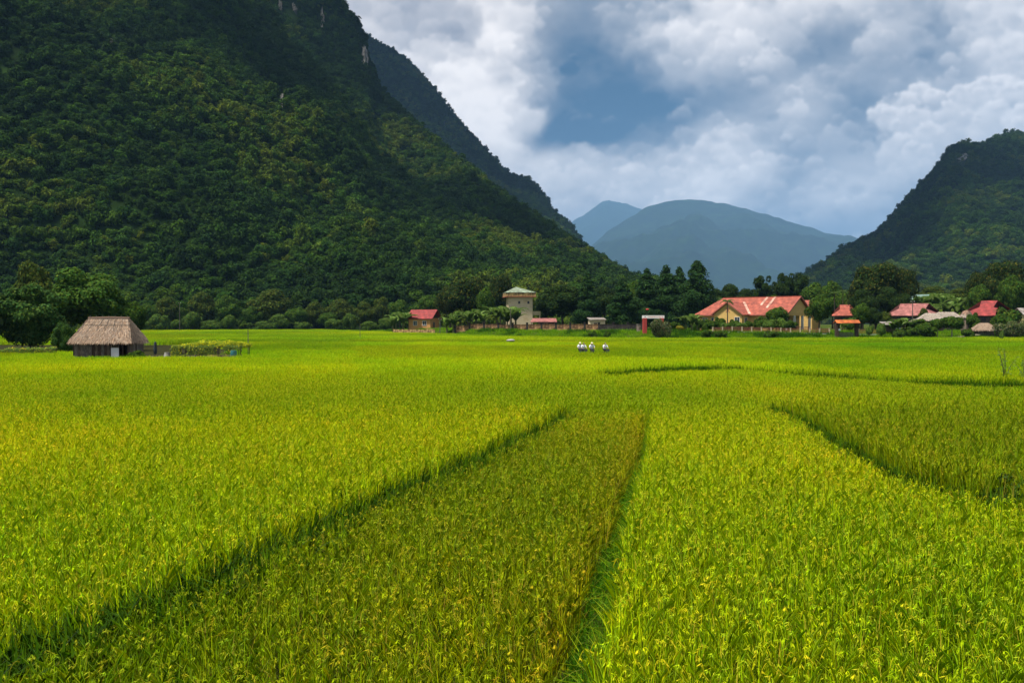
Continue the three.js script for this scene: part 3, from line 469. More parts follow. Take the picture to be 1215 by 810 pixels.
  grassGroup('bund_grass', 'grass along the raised track of the cyclists', Array.from({ length: 420 }, () => [rr(r, 2, 14), 0.15, 80.5 + rr(r, -0.95, 0.95), rr(r, 1.4, 3.4), [0.9, 1, 0.8]]));
  // rough grass on the village bank
  const bankSpots = [];
  for (let k = 0; k < 15000; k++) { const px = rr(r, 440, 1260), f = interp(frontLine, px), d = f + Math.pow(r(), 1.2) * 26 - 0.8, x = sx(px, d), t = fbm(x / 5, d / 5, 9, 3); if (t < 0.4 && r() < 0.4) continue; bankSpots.push([x, groundY(x, d), d, rr(r, 2, 4.6) * (0.5 + t), t > 0.58 ? [0.4, 0.5, 0.7] : [1.5, 1.3, 0.9]]); }
  grassGroup('bank_grass', 'rough grass and weeds on the bank before the village', bankSpots);
}

// ---------------------------------------------------------------- trees and plants of the village and the forest foot
function setAt(o, px, d, turn = 0, s = 1, sink = 0) { const x = sx(px, d); o.position.set(x, groundY(x, d) - sink, -d); o.rotation.y = turn; Array.isArray(s) ? o.scale.set(...s) : o.scale.setScalar(s); return o; }
const kinds = {
  rainTree: { make: () => broadTree(501, 12, 7, 2.4, 34, 15000, 0.55, 0.17, GREEN.gold), mat: M.leaf, h: 12, r: 7 },
  darkTree: { make: () => broadTree(502, 12, 6, 1.6, 30, 13000, 0.55, 0.17, GREEN.deep), mat: M.leaf, h: 12, r: 6 },
  midTree: { make: () => broadTree(503, 10, 5, 1.4, 26, 11000, 0.5, 0.16, GREEN.mid), mat: M.leaf, h: 10, r: 5 },
  oliveTree: { make: () => broadTree(504, 9, 4.4, 0.6, 22, 9000, 0.5, 0.15, GREEN.olive, { lobe: 1.1 }), mat: M.leaf, h: 9, r: 4.4 },
  nearTree: { make: () => broadTree(505, 11, 5.6, 0.8, 40, 26000, 0.36, 0.13, [[0.04, 0.095, 0.014], [0.055, 0.12, 0.016], [0.08, 0.145, 0.02]], { lobe: 0.85 }), mat: M.leaf, h: 11, r: 5.6 },
  nearDark: { make: () => broadTree(506, 8.5, 4.6, 0.3, 34, 22000, 0.36, 0.13, [[0.03, 0.075, 0.014], [0.045, 0.10, 0.018], [0.07, 0.13, 0.025]], { lobe: 0.85 }), mat: M.leaf, h: 8.5, r: 4.6 },
  airyTree: { make: () => broadTree(507, 12, 4.2, 3.5, 30, 7000, 0.5, 0.14, GREEN.deep, { airy: true, lobe: 0.8 }), mat: M.leaf, h: 12, r: 4.2 },
  coneTree: { make: () => coneTree(510, 14, 3.4, 1.8, 12000, 0.5, 0.13, GREEN.blue), mat: M.leaf, h: 14, r: 3.4 },
  broadCone: { make: () => coneTree(511, 15, 5.2, 0.8, 15000, 0.5, 0.14, GREEN.blue), mat: M.leaf, h: 15, r: 5.2 },
  shrub: { make: () => broadTree(520, 3, 2.0, 0.0, 16, 5200, 0.3, 0.1, GREEN.light, { r0: 0.05 }), mat: M.leaf, h: 3, r: 2 },
  darkShrub: { make: () => broadTree(521, 3.2, 2.1, 0.0, 16, 5200, 0.32, 0.1, GREEN.mid, { r0: 0.05 }), mat: M.leaf, h: 3.2, r: 2.1 },
  goldShrub: { make: () => broadTree(522, 2, 1.2, 0.0, 10, 2600, 0.25, 0.08, [[0.34, 0.26, 0.02], [0.24, 0.22, 0.02], [0.14, 0.18, 0.02]], { r0: 0.04 }), mat: M.leaf, h: 2, r: 1.2 },
  youngTree: { make: () => broadTree(523, 4, 2.2, 1.7, 18, 5200, 0.34, 0.11, GREEN.mid, { r0: 0.09 }), mat: M.leaf, bark: M.barkPale, h: 4, r: 2.2 },
  rimShrub: { make: () => broadTree(525, 4, 3.2, 0.0, 26, 7000, 0.4, 0.11, GREEN.light.map((c) => c.map((x) => x * 0.85)), { airy: true, lobe: 0.9, r0: 0.05 }), mat: M.leaf, h: 4, r: 3.2 },
  tangle: { make: () => broadTree(524, 4, 3.2, 0.0, 26, 7000, 0.34, 0.08, [[0.06, 0.09, 0.02], [0.09, 0.12, 0.03], [0.17, 0.16, 0.09], [0.035, 0.065, 0.018]], { airy: true, lobe: 0.9, r0: 0.05 }), mat: M.leaf, h: 4, r: 3.2 },
};
const made = {};
function tree(kind, name, label, category, group, px, d, topPy, widthPx, turn = px) {
  const k = kinds[kind], x = sx(px, d), gy = groundY(x, d), h = sy(topPy, d) - gy, w = widthPx / FOCAL * d;
  k.geo ??= k.make();
  const o = thing(name, label, category, group);
  part(o, 'trunk', k.geo.trunk, k.bark ?? M.bark); part(o, 'crown', k.geo.crown, k.mat);
  o.position.set(x, gy, -d); o.rotation.y = turn; o.scale.set(w / (2 * k.r), h / k.h, w / (2 * k.r));
  return o;
}
const T = (kind, name, label, list, group) => list.forEach(([px, d, top, w]) => tree(kind, name, label, name.includes('shrub') ? 'shrub' : 'tree', list.length > 1 ? group : undefined, px, d, top, w));
// by the hut
T('nearTree', 'leafy_tree', 'tall fresh green leafy tree with rounded crown just behind the thatched hut', [[106, 104, 311, 122]]);
T('nearDark', 'leafy_tree', 'dark glossy leaved tree crowding the low bamboo fence beside the hut', [[34, 92, 333, 96]]);
T('nearDark', 'leafy_tree', 'dark bushy tree beyond the end of the low bamboo fence', [[-38, 90, 326, 110]]);
T('oliveTree', 'leafy_tree', 'yellowish round tree rising behind the dark tree by the fence', [[42, 150, 306, 62]]);
T('midTree', 'leafy_tree', 'small dark tree between the leafy tree and the hut gable', [[156, 122, 352, 40]]);
T('nearDark', 'garden_shrub', 'dark shrub pressed against the plank end of the hut', [[76, 82, 380, 34]]);
T('darkShrub', 'garden_shrub', 'low leafy shrub growing at the hut door', [[163, 71.4, 413.5, 26]]);
// forest foot across the paddies
T('oliveTree', 'forest_edge_tree', 'rounded olive green tree at the forest foot across the rice', [[196, 296, 350, 40], [238, 304, 344, 46], [322, 312, 340, 62], [372, 314, 356, 34], [404, 312, 352, 44], [432, 308, 356, 34], [452, 312, 350, 30], [8, 262, 356, 44]], 'olive trees along the forest foot');
T('midTree', 'forest_edge_tree', 'darker green tree between the olive ones at the forest foot', [[176, 290, 356, 34], [216, 300, 362, 30], [272, 306, 346, 40], [298, 306, 360, 30], [350, 306, 362, 36], [388, 306, 368, 30], [474, 300, 352, 40], [508, 300, 346, 44]], 'dark trees along the forest foot');
T('rimShrub', 'forest_edge_shrub', 'pale low shrub at the far rim of the rice below the forest', [[170, 282, 379, 22], [188, 286, 371, 30], [209, 288, 378, 20], [228, 291, 368, 26], [249, 294, 379, 30], [272, 298, 372, 22], [312, 302, 380, 26], [331, 304, 371, 30], [360, 304, 381, 24], [396, 301, 377, 26], [415, 298, 370, 20], [438, 288, 380, 24], [456, 278, 376, 18]], 'pale shrubs on the far rice rim');
// round the cream tower house
T('rainTree', 'flowering_tree', 'big dark tree with yellowish blossom beside the cream tower house', [[556, 238, 326, 68]]);
T('rainTree', 'flowering_tree', 'dark blossoming tree whose crown touches the green roof', [[594, 250, 322, 36]]);
T('rainTree', 'flowering_tree', 'smaller dark tree behind the maroon roofed house', [[534, 244, 336, 40]]);
T('midTree', 'leafy_tree', 'bright green columnar tree before the dark blossoming trees', [[575, 228, 335, 30]]);
T('darkTree', 'leafy_tree', 'broad round dark tree behind the brick wall next to the cream tower house', [[668, 224, 333, 68]]);
T('darkTree', 'leafy_tree', 'round dark tree peeping between tower house and broad tree', [[648, 236, 342, 36]]);
T('darkTree', 'leafy_tree', 'dark tree between the two pointed trees by the wall', [[716, 238, 336, 50]]);
T('midTree', 'leafy_tree', 'lighter green tree behind the red gate', [[752, 246, 326, 34], [778, 240, 338, 32]], 'lighter trees behind the gate');
T('coneTree', 'pointed_tree', 'slender pointed tree with bare pale trunk behind the brick wall', [[697, 219, 322, 34]]);
T('coneTree', 'pointed_tree', 'short pointed tree with dense dark crown beside the wall end', [[738, 214, 331, 40]]);
T('coneTree', 'pointed_tree', 'pointed dark evergreen in the row behind the red gate', [[767, 218, 318, 42], [790, 222, 314, 44], [806, 232, 316, 38]], 'pointed evergreens behind the gate');
T('broadCone', 'pointed_tree', 'tallest broad conical evergreen beside the red roofed school', [[827, 214, 309, 62]]);
// behind and before the school
T('darkTree', 'leafy_tree', 'dark rounded tree behind the long pink school roof', [[868, 262, 332, 44], [850, 256, 338, 34], [886, 268, 338, 34]], 'dark trees behind the school roof');
T('airyTree', 'leafy_tree', 'thin crowned tall tree standing above the school roof', [[905, 258, 322, 30], [928, 262, 319, 28], [946, 264, 319, 34]], 'thin tall trees behind the school');
T('midTree', 'leafy_tree', 'green bushy tree behind the school gable', [[920, 266, 338, 50], [964, 254, 330, 44], [988, 250, 328, 40], [1002, 246, 342, 30]], 'bushy trees behind the school gable');
T('midTree', 'leafy_tree', 'full green tree shading the fence beside the school porch', [[972, 174, 345, 38]]);
T('midTree', 'leafy_tree', 'small spreading tree in front of the school wing', [[921, 172, 361, 34]]);
T('darkShrub', 'garden_shrub', 'dense green shrub along the school fence', [[852, 172, 374, 22], [870, 170, 377, 20], [888, 168, 379, 18], [903, 168, 373, 24], [938, 170, 378, 20], [840, 170, 377, 22]], 'shrubs along the school fence');
T('shrub', 'garden_shrub', 'light green shrub between the school fence posts', [[879, 166, 380, 20], [914, 166, 376, 22], [928, 166, 374, 20], [861, 166, 381, 18], [1008, 172, 374, 22]], 'light shrubs along the school fence');
T('goldShrub', 'garden_shrub', 'yellow leaved round shrub behind the brick wall', [[716, 216, 377, 11]]);
T('shrub', 'garden_shrub', 'light green shrub behind the brick wall', [[728, 214, 375, 14], [739, 212, 377, 14], [640, 216, 376, 12]], 'light shrubs behind the brick wall');
T('tangle', 'garden_shrub', 'spiky tangled shrub standing before the red gate', [[785, 152, 374, 32]]);
T('goldShrub', 'garden_shrub', 'small yellow blossoming shrub under the fruit trees by the gate', [[808, 168, 384, 12]]);
T('darkShrub', 'garden_shrub', 'dark shrub under the tall conical evergreen', [[800, 172, 380, 18], [828, 172, 376, 22]], 'dark shrubs under the evergreen');
// right hand hamlet
T('rainTree', 'spreading_tree', 'huge round dark tree with golden top behind the orange gate', [[1040, 218, 308, 72]]);
T('rainTree', 'spreading_tree', 'dark tree leaning from the huge round one toward the teal roof', [[1074, 224, 315, 34]]);
T('darkTree', 'leafy_tree', 'dark undergrowth tree below the huge round tree', [[1024, 208, 338, 40], [1056, 210, 336, 44], [1072, 208, 344, 30]], 'dark trees below the huge tree');
T('midTree', 'leafy_tree', 'green tree hiding the red roof behind the orange gate', [[1021, 176, 356, 28]]);
T('darkTree', 'leafy_tree', 'dark slim tree beside the orange gate', [[1037, 176, 362, 22]]);
T('oliveTree', 'leafy_tree', 'small olive tree next to the grey shed', [[1052, 180, 368, 18]]);
T('rainTree', 'spreading_tree', 'great dark tree with brown green top behind the maroon roof', [[1192, 214, 305, 62]]);
T('rainTree', 'spreading_tree', 'dark tree between the banana grove and the maroon roof', [[1162, 220, 319, 36]]);
T('midTree', 'leafy_tree', 'fresh green tree in front of the great dark tree', [[1160, 206, 332, 34], [1198, 200, 320, 40], [1218, 202, 336, 44]], 'fresh trees before the great dark tree');
T('rainTree', 'spreading_tree', 'dark tree rising at the road beyond the maroon roof', [[1236, 212, 310, 56]]);
T('darkShrub', 'garden_shrub', 'big round green bush hiding the corner of the maroon roofed house', [[1191, 166, 361, 44]]);
T('tangle', 'garden_shrub', 'tangled brown green thicket at the path end', [[1196, 157, 377, 40], [1222, 158, 370, 40]], 'thicket by the path end');
T('youngTree', 'young_tree', 'young tree with pale bare trunk beside the path', [[1130, 158, 374, 36]]);
T('youngTree', 'young_tree', 'smaller young tree with thin trunk beside the pale trunked one', [[1113, 160, 377, 22]]);
T('darkShrub', 'garden_shrub', 'dark green bush below the stilt house', [[1092, 164, 376, 36], [1101, 160, 383, 26], [1079, 162, 386, 22]], 'dark bushes below the stilt house');
T('darkShrub', 'garden_shrub', 'green bush beside the round thatched hut', [[1156, 172, 368, 22]]);
T('oliveTree', 'garden_shrub', 'small olive bush before the stilt house wall', [[1097, 184, 364, 18]]);
T('shrub', 'garden_shrub', 'light green bush beside the orange gate post', [[1046, 160, 381, 14], [1032, 162, 385, 12]], 'light bushes by the orange gate');
T('shrub', 'garden_shrub', 'lone small bush in the rice near the path', [[1189, 146, 390, 7]]);
T('darkShrub', 'garden_shrub', 'low dark shrub on the grassy bank', [[1066, 158, 388, 20], [838, 153, 389, 18], [856, 153, 391, 20], [914, 153, 391, 26], [704, 157, 391, 16], [720, 156, 391, 12], [1150, 160, 388, 20]], 'low shrubs on the bank');
T('oliveTree', 'leafy_tree', 'green tree filling the gap behind the hamlet', [[1106, 250, 338, 40], [1138, 250, 340, 40], [1015, 240, 340, 34], [930, 290, 342, 60], [860, 290, 346, 60], [1090, 262, 345, 40]], 'trees behind the hamlet');

T('darkShrub', 'weedy_shrub', 'dark weedy clump on the overgrown bank at the corner of the darker rice', [[1203, 14.6, 556, 74]]);

// bananas and palms
const bananaLeafGeo = (seed, len, up, w) => {
  const r = rng(seed), g = new Geo(), n = 9, c = jit(r, [0.07, 0.15, 0.018], 0.4), rib = jit(r, [0.18, 0.24, 0.06], 0.2); let prev = null;
  for (let k = 0; k <= n; k++) {
    const t = k / n, a = up - t * t * rr(r, 1.5, 1.7), x = len * (t * Math.cos(up) * 0.8 + 0.16 * t * t), y = len * (Math.sin(up) * t - 0.36 * t * t * t), ww = w * Math.sin(Math.PI * Math.pow(clamp(t * 0.94 + 0.04), 0.75)) * (k === 0 ? 0.15 : 1) * rr(r, 0.85, 1.1);
    const m = g.v(x, y - 0.04, 0, -0.3, 0.9, 0, rib), p = g.v(x, y + 0.22 * ww, ww, -0.2, 0.85, 0.45, c), q = g.v(x, y + 0.22 * ww, -ww, -0.2, 0.85, -0.45, c);
    if (prev) { g.t(prev[0], prev[1], p); g.t(prev[0], p, m); g.t(prev[0], m, q); g.t(prev[0], q, prev[2]); } prev = [m, p, q];
  }
  return g.build();
};
const bLeaves = [0, 1, 2, 3].map((k) => bananaLeafGeo(600 + k, [2.7, 2.3, 2.9, 2.0][k], [1.0, 1.25, 0.75, 1.4][k], [0.5, 0.46, 0.52, 0.4][k]));
const bStem = new Geo().tube([V(0, -0.3, 0), V(0.03, 0.8, 0), V(0, 1.6, 0.02)], [0.19, 0.16, 0.1], 8, [0.16, 0.17, 0.06]).build();
function banana(px, d, topPy, label, group, seed) {
  const r = rng(seed), o = thing('banana_plant', label, 'plant', group);
  part(o, 'stem', bStem, M.leaf);
  for (let k = 0; k < 11; k++) { const l = part(o, 'leaf', bLeaves[k % 4], M.leaf); l.position.set(0, 1.3 + 0.02 * k, 0); l.rotation.y = k * 2.4 + r() * 0.6; l.scale.setScalar(rr(r, 0.8, 1.1)); }
  const x = sx(px, d), gy = groundY(x, d), h = (sy(topPy, d) - gy) / 3.6; o.position.set(x, gy, -d); o.scale.setScalar(h); o.rotation.y = r() * 6.283; return o;
}
[[470, 238, 364], [478, 234, 362], [485, 240, 366], [466, 232, 369]].forEach(([a, b, c], k) => banana(a, b, c, 'banana plant clustered behind the yellow wall', 'bananas behind the yellow wall', 700 + k));
[[538, 206, 367], [546, 208, 361], [556, 206, 363], [565, 210, 359], [573, 206, 365], [530, 208, 371]].forEach(([a, b, c], k) => banana(a, b, c, 'banana plant under the dark blossoming trees behind the brick wall', 'bananas under the blossoming trees', 710 + k));
[[589, 206, 354], [598, 204, 358], [606, 204, 356], [612, 206, 362], [602, 210, 366]].forEach(([a, b, c], k) => banana(a, b, c, 'banana plant fronting the cream tower house', 'bananas before the tower house', 720 + k));
[[814, 168, 370], [821, 166, 367], [827, 168, 373]].forEach(([a, b, c], k) => banana(a, b, c, 'banana plant between the red gate and the school', 'bananas between gate and school', 730 + k));
[[1082, 226, 348], [1090, 230, 344], [1098, 224, 346], [1106, 228, 341], [1113, 224, 344], [1120, 230, 340], [1127, 226, 343], [1134, 224, 346], [1141, 226, 345], [1148, 224, 350], [1110, 216, 352], [1124, 216, 351], [1136, 214, 353], [1147, 214, 357], [1100, 214, 354]].forEach(([a, b, c], k) => banana(a, b, c, 'banana plant in the big grove between the two stilt houses', 'banana grove between the stilt houses', 740 + k));
[[1066, 162, 373], [1073, 164, 371], [1060, 163, 378]].forEach(([a, b, c], k) => banana(a, b, c, 'banana plant beside the grey roofed shed', 'bananas by the grey shed', 760 + k));
[[283, 304, 376], [303, 306, 376], [352, 303, 378], [296, 302, 380]].forEach(([a, b, c], k) => banana(a, b, c, 'small banana plant at the far rice rim below the forest', 'bananas on the far rice rim', 770 + k));
const frondGeo = (() => { const g = new Geo(), r = rng(780); const P = []; for (let k = 0; k <= 8; k++) { const t = k / 8; P.push(V(2.3 * t * 0.85, 1.25 * t - 1.75 * t * t, 0)); } g.tube(P, P.map((_, k) => 0.03 * (1 - k / 9)), 4, [0.1, 0.13, 0.03]); for (let k = 1; k < 34; k++) { const t = k / 34, p = V(2.3 * t * 0.85, 1.25 * t - 1.75 * t * t, 0); for (const s of [-1, 1]) g.leaf(p, V(0.5, -0.35 - 0.3 * r(), s * 0.8).normalize(), V(0.9, 0.1, 0), 0.62 * Math.sin(Math.PI * (0.15 + 0.8 * t)), 0.045, V(0, 0.9, s * 0.3), jit(r, [0.055, 0.10, 0.022], 0.4)); } return g.build(); })();
function palm(px, d, topPy, label, group) {
  const o = thing('palm_tree', label, 'palm', group), x = sx(px, d), gy = groundY(x, d), h = sy(topPy, d) - gy - 0.6;
  part(o, 'trunk', new Geo().tube([V(0, -0.3, 0), V(0.08, h * 0.5, 0), V(0, h, 0)], [0.17, 0.12, 0.1], 8, [1, 1, 1]).build(), M.bark);
  for (let k = 0; k < 11; k++) { const f = part(o, 'frond', frondGeo, M.leaf); f.position.y = h - 0.05; f.rotation.set(0, k * 2.4, k % 3 === 0 ? 0.35 : k % 3 === 1 ? 0 : -0.25); f.scale.setScalar(0.85); }
  o.position.set(x, gy, -d);
}
palm(863, 176, 354, 'small dark palm standing in front of the pink school roof');
palm(858, 200, 352, 'partly hidden palm against the school roof ridge');
palm(1000, 222, 343, 'pale feathery palm between the school and the huge round tree', 'palms beside the huge tree');
palm(990, 230, 345, 'pale feathery palm between the school and the huge round tree', 'palms beside the huge tree');

// ---------------------------------------------------------------- pale cliffs
function outcrop(px, py, m, w, h, label, seed) {
  // find the slope point that carries this outcrop
  let best = null; for (let s = 0.1; s < 1.02; s += 0.01) { const p = m.at(px, s), Y = HORIZON - (p.y - EYE) / -p.z * FOCAL; if (!best || Math.abs(Y - py) < best[0]) { const q = m.at(px, s + 0.03), Y2 = HORIZON - (q.y - EYE) / -q.z * FOCAL; best = [Math.abs(Y - py), p, Math.max(40, (Y - Y2) / 0.03), s]; } }
  const p = best[1], g = new Geo(), D = -p.z, nx = 22, ny = 30, idx = [], ds = best[2] ? h / best[2] : 0.03;
  for (let j = 0; j <= ny; j++) for (let i = 0; i <= nx; i++) {
    const u = i / nx * 2 - 1, v = j / ny * 2 - 1, e = 1 - Math.hypot(u * (0.75 + 0.9 * noise(j * 0.35, seed)), v * (0.8 + 0.6 * noise(i * 0.4, seed + 5))), b = m.at(px + u * w, best[3] + v * ds);
    const st = fbm(i * 0.8 + seed, j * 0.14, 3, 4), out = (clamp(e * 2.6, -1.2, 0.8) * 3.6 + (st - 0.5) * 9) * D / 900 + 0.6, k = 0.16 + 0.34 * (fbm(i * 0.9, j * 0.2, seed, 3) - 0.4), gr = fbm(i * 0.6 + 9, j * 0.5, seed, 3) > 0.58 ? [0.04, 0.055, 0.03] : [k, k * 0.94, k * 0.88];
    idx.push(g.v(b.x + out * 0.5, b.y + out * 0.3, b.z + out, 0.3, 0.3, 0.9, gr));
  }
  for (let j = 0; j < ny; j++) for (let i = 0; i < nx; i++) { const a = idx[j * (nx + 1) + i], b = idx[j * (nx + 1) + i + 1], c = idx[(j + 1) * (nx + 1) + i], e = idx[(j + 1) * (nx + 1) + i + 1]; g.t(a, b, e); g.t(a, e, c); }
  const geo = g.build(); geo.computeVertexNormals();
  const o = new THREE.Mesh(geo, M.rock); o.name = numbered('limestone_cliff'); tag(o, label, 'cliff'); shade(o); scene.add(o);
}
outcrop(434, 69, mA2, 3.6, 11, 'pale streaked limestone cliff at the edge of the forested spur', 31);
outcrop(384, 26, mA2, 2.2, 8, 'narrow pale rock streak high on the spur', 32);
outcrop(352, 16, mA2, 3.2, 7, 'broken pale rock band near the top of the spur', 33);
outcrop(335, 12, mA2, 2.4, 6, 'grey rock patch where the near slope meets the spur', 34);
outcrop(336, 118, mA, 1.8, 3, 'small grey rock face in the middle of the forested slope', 35);
outcrop(136, 52, mA, 2.2, 4, 'small rounded rock showing through the slope forest above the hut', 36);
outcrop(1138, 189, mD, 3.6, 5, 'grey rock face just below the notched summit', 37);

// ---------------------------------------------------------------- buildings
function building(name, label, category, px, d, turn) { const o = thing(name, label, category); setAt(o, px, d, turn); return o; }
const gable = (w, h, t, x, y, z) => { const s = new THREE.Shape([new THREE.Vector2(-w / 2, 0), new THREE.Vector2(w / 2, 0), new THREE.Vector2(0, h)]); return new THREE.ExtrudeGeometry(s, { depth: t, bevelEnabled: false }).translate(x, y, z); };
function windowUnit(parent, x, y, z, w, h, face = 0, frameMat = M.white, paneMat = M.glass) {   // frame with pane, facing local +z (face 0) or +x (face 1)
  const win = part(parent, 'window', join([box(w + 0.16, 0.09, 0.1, 0, h / 2, 0), box(w + 0.16, 0.09, 0.1, 0, -h / 2, 0), box(0.09, h, 0.1, -w / 2, 0, 0), box(0.09, h, 0.1, w / 2, 0, 0), box(0.06, h, 0.08, 0, 0, 0)]), frameMat);
  part(win, 'pane', box(w, h, 0.03, 0, 0, -0.02), paneMat);
  win.position.set(x, y, z); if (face === 1) win.rotation.y = Math.PI / 2; return win;
}
// school: long pink roof, cross wing, porch under the end gable
{
  const o = building('school_building', 'long ochre school with pink red roof, cross gable wing and columned porch', 'building', 894, 192, -0.8), L = 23.5, W = 12, E = 4.0, R = 8.1, ov = 0.7;
  const x0 = -L / 2, x1 = L / 2, zf = W / 2, zb = -W / 2;
  part(o, 'wall', join([box(L - 3, E, 0.3, -1.5, E / 2, zf - 0.15), box(L - 3, E, 0.3, -1.5, E / 2, zb + 0.15), box(0.3, E, W - 0.6, x0 + 0.15, E / 2, 0), box(0.3, E, W - 0.6, x1 - 3.15, E / 2, 0)]), M.ochre);
  part(o, 'gable_wall', gable(W - 0.4, R - E - 0.35, 0.25, 0, E + 0.02, 0).rotateY(Math.PI / 2).translate(x1 - 0.5, 0, 0), M.ochre);
  part(o, 'porch_beam', join([box(0.32, 0.4, W - 0.2, x1 - 0.38, E - 0.2, 0), box(3, 0.4, 0.3, x1 - 1.6, E - 0.2, zf - 0.16)]), M.ochre);
  for (const z of [-5.6, -2, 2, 5.6]) part(o, 'column', join([box(0.45, E - 0.4, 0.45, x1 - 0.38, (E - 0.4) / 2, z), box(0.6, 0.25, 0.6, x1 - 0.38, 0.125, z)]), M.white);
  part(o, 'porch_lintel', box(0.1, 0.35, 5.5, x1 - 2.9, 2.95, 2), M.roofOrange);
  for (const z of [-3.4, 0.2, 3.8]) windowUnit(o, x1 - 2.95, 1.7, z, 1.3, 2.0, 1, M.white, M.bluedoor);
  part(o, 'porch_rail', join([box(0.08, 0.1, W - 0.6, x1 - 0.38, 1.0, 0), ...Array.from({ length: 22 }, (_, k) => box(0.06, 0.95, 0.06, x1 - 0.38, 0.5, -5.4 + k * 0.51))]), M.trimRed);
  part(o, 'floor_slab', box(L, 0.3, W, 0, 0.02, 0), M.stone);
  const e = E - 0.15, rf = part(o, 'roof', join([
    slab([V(x0 - ov, e, zf + ov), V(x1 + 0.3, e, zf + ov), V(x1 + 0.3, R, 0), V(x0 + 3.6, R, 0)], 0.16), slab([V(x1 + 0.3, e, zb - ov), V(x0 - ov, e, zb - ov), V(x0 + 3.6, R, 0), V(x1 + 0.3, R, 0)], 0.16), slab([V(x0 - ov, e, zb - ov), V(x0 - ov, e, zf + ov), V(x0 + 3.6, R, 0)], 0.16)]), M.roofPink);
  part(rf, 'ridge_cap', box(L - 3.4, 0.14, 0.4, 1.9, R + 0.02, 0), M.roofPink);
  part(o, 'verge_board', join([slab([V(x1 + 0.32, e - 0.25, zf + ov), V(x1 + 0.32, e + 0.08, zf + ov), V(x1 + 0.32, R + 0.08, 0), V(x1 + 0.32, R - 0.3, 0)].reverse(), 0.08), slab([V(x1 + 0.32, e - 0.25, zb - ov), V(x1 + 0.32, e + 0.08, zb - ov), V(x1 + 0.32, R + 0.08, 0), V(x1 + 0.32, R - 0.3, 0)], 0.08)]), M.trimRed);
  part(o, 'fascia', box(L + ov, 0.22, 0.08, -0.2, e - 0.1, zf + ov + 0.05), M.trimRed);
  const on = (x, t) => V(x, e + (R - e) * t, (zf + ov) * (1 - t));   // a point on the front roof plane
  const strip = (xa, xb, ta, tb, sk) => slab([on(xa, ta), on(xb, ta), on(xb + sk, tb), on(xa + sk, tb)].map((p) => p.add(V(0, 0.05, 0.03))), 0.03);
  part(rf, 'pale_roof_strip', strip(3.4, 4.0, 0.52, 0.98, 0), M.roofPale); part(rf, 'pale_roof_strip', strip(5.4, 6.0, 0.36, 0.98, 0), M.roofPale);
  // cross wing
  const wx = -1.6, ww = 7.4, pz = zf + 3.0, wr = 6.9, wt = (wr - e) / (R - e), zi = (zf + ov) * (1 - wt);
  part(o, 'wing_wall', join([box(ww, E, 0.3, wx, E / 2, pz - 0.15), box(0.3, E, 3, wx - ww / 2 + 0.15, E / 2, zf + 1.35), box(0.3, E, 3, wx + ww / 2 - 0.15, E / 2, zf + 1.35), gable(ww, wr - E - 0.2, 0.3, wx, E, pz - 0.3)]), M.ochre);
  const wing = part(o, 'wing_roof', join([slab([V(wx + ww / 2 + 0.6, e, pz + 0.5), V(wx + ww / 2 + 0.6, e, zf + ov - 0.05), V(wx, wr, zi), V(wx, wr, pz + 0.5)], 0.14), slab([V(wx - ww / 2 - 0.6, e, zf + ov - 0.05), V(wx - ww / 2 - 0.6, e, pz + 0.5), V(wx, wr, pz + 0.5), V(wx, wr, zi)], 0.14)]), M.roofPink);
  part(wing, 'verge_board', join([slab([V(wx - ww / 2 - 0.62, e - 0.2, pz + 0.55), V(wx - ww / 2 - 0.62, e + 0.1, pz + 0.55), V(wx, wr + 0.08, pz + 0.55), V(wx, wr - 0.28, pz + 0.55)].reverse(), 0.08), slab([V(wx + ww / 2 + 0.62, e - 0.2, pz + 0.55), V(wx + ww / 2 + 0.62, e + 0.1, pz + 0.55), V(wx, wr + 0.08, pz + 0.55), V(wx, wr - 0.28, pz + 0.55)], 0.08)]), M.trimRed);
  part(wing, 'valley_flashing', slab([V(wx + ww / 2 + 0.2, e + 0.2, zf + ov), V(wx + ww / 2 + 0.95, e + 0.2, zf + ov - 0.1), V(wx + 0.5, wr + 0.06, zi), V(wx - 0.1, wr + 0.1, zi + 0.1)], 0.03), M.roofPale);
  // ornament of crossed battens on the wing gable
  part(o, 'gable_ornament', join([box(1.5, 0.12, 0.06, 0, 0, 0).rotateZ(0.8), box(1.5, 0.12, 0.061, 0, 0, 0.001).rotateZ(-0.8), box(0.9, 0.12, 0.062, 0, 0.35, 0.002)]).translate(wx, E + 0.95, pz + 0.03), M.trimRed);
  windowUnit(o, wx + ww / 2 - 1.2, 2.5, pz + 0.04, 1.3, 1.6); windowUnit(o, wx + ww / 2 + 0.04, 2.4, zf + 1.3, 1.1, 1.6, 1);
  for (const x of [-9.6, -7.2, 5.2, 7.0]) windowUnit(o, x, 2.3, zf + 0.03, 1.3, 1.7);
}
{ // roof behind the school
  const o = building('rear_school_building', 'small ochre block with red roof peeping over the school gable', 'building', 952, 220, -0.8);
  part(o, 'wall', box(8, 5.2, 5, 0, 2.6, 0), M.ochre); part(o, 'roof', join([slab([V(-4.6, 5.1, 3), V(4.6, 5.1, 3), V(4.6, 8.2, 0), V(-4.6, 8.2, 0)], 0.15), slab([V(4.6, 5.1, -3), V(-4.6, 5.1, -3), V(-4.6, 8.2, 0), V(4.6, 8.2, 0)], 0.15)]), M.roofPink);
  part(o, 'gable_wall', gable(5, 2.7, 0.2, 0, 5.2, 0).rotateY(Math.PI / 2).translate(3.8, 0, 0), M.ochre);
}
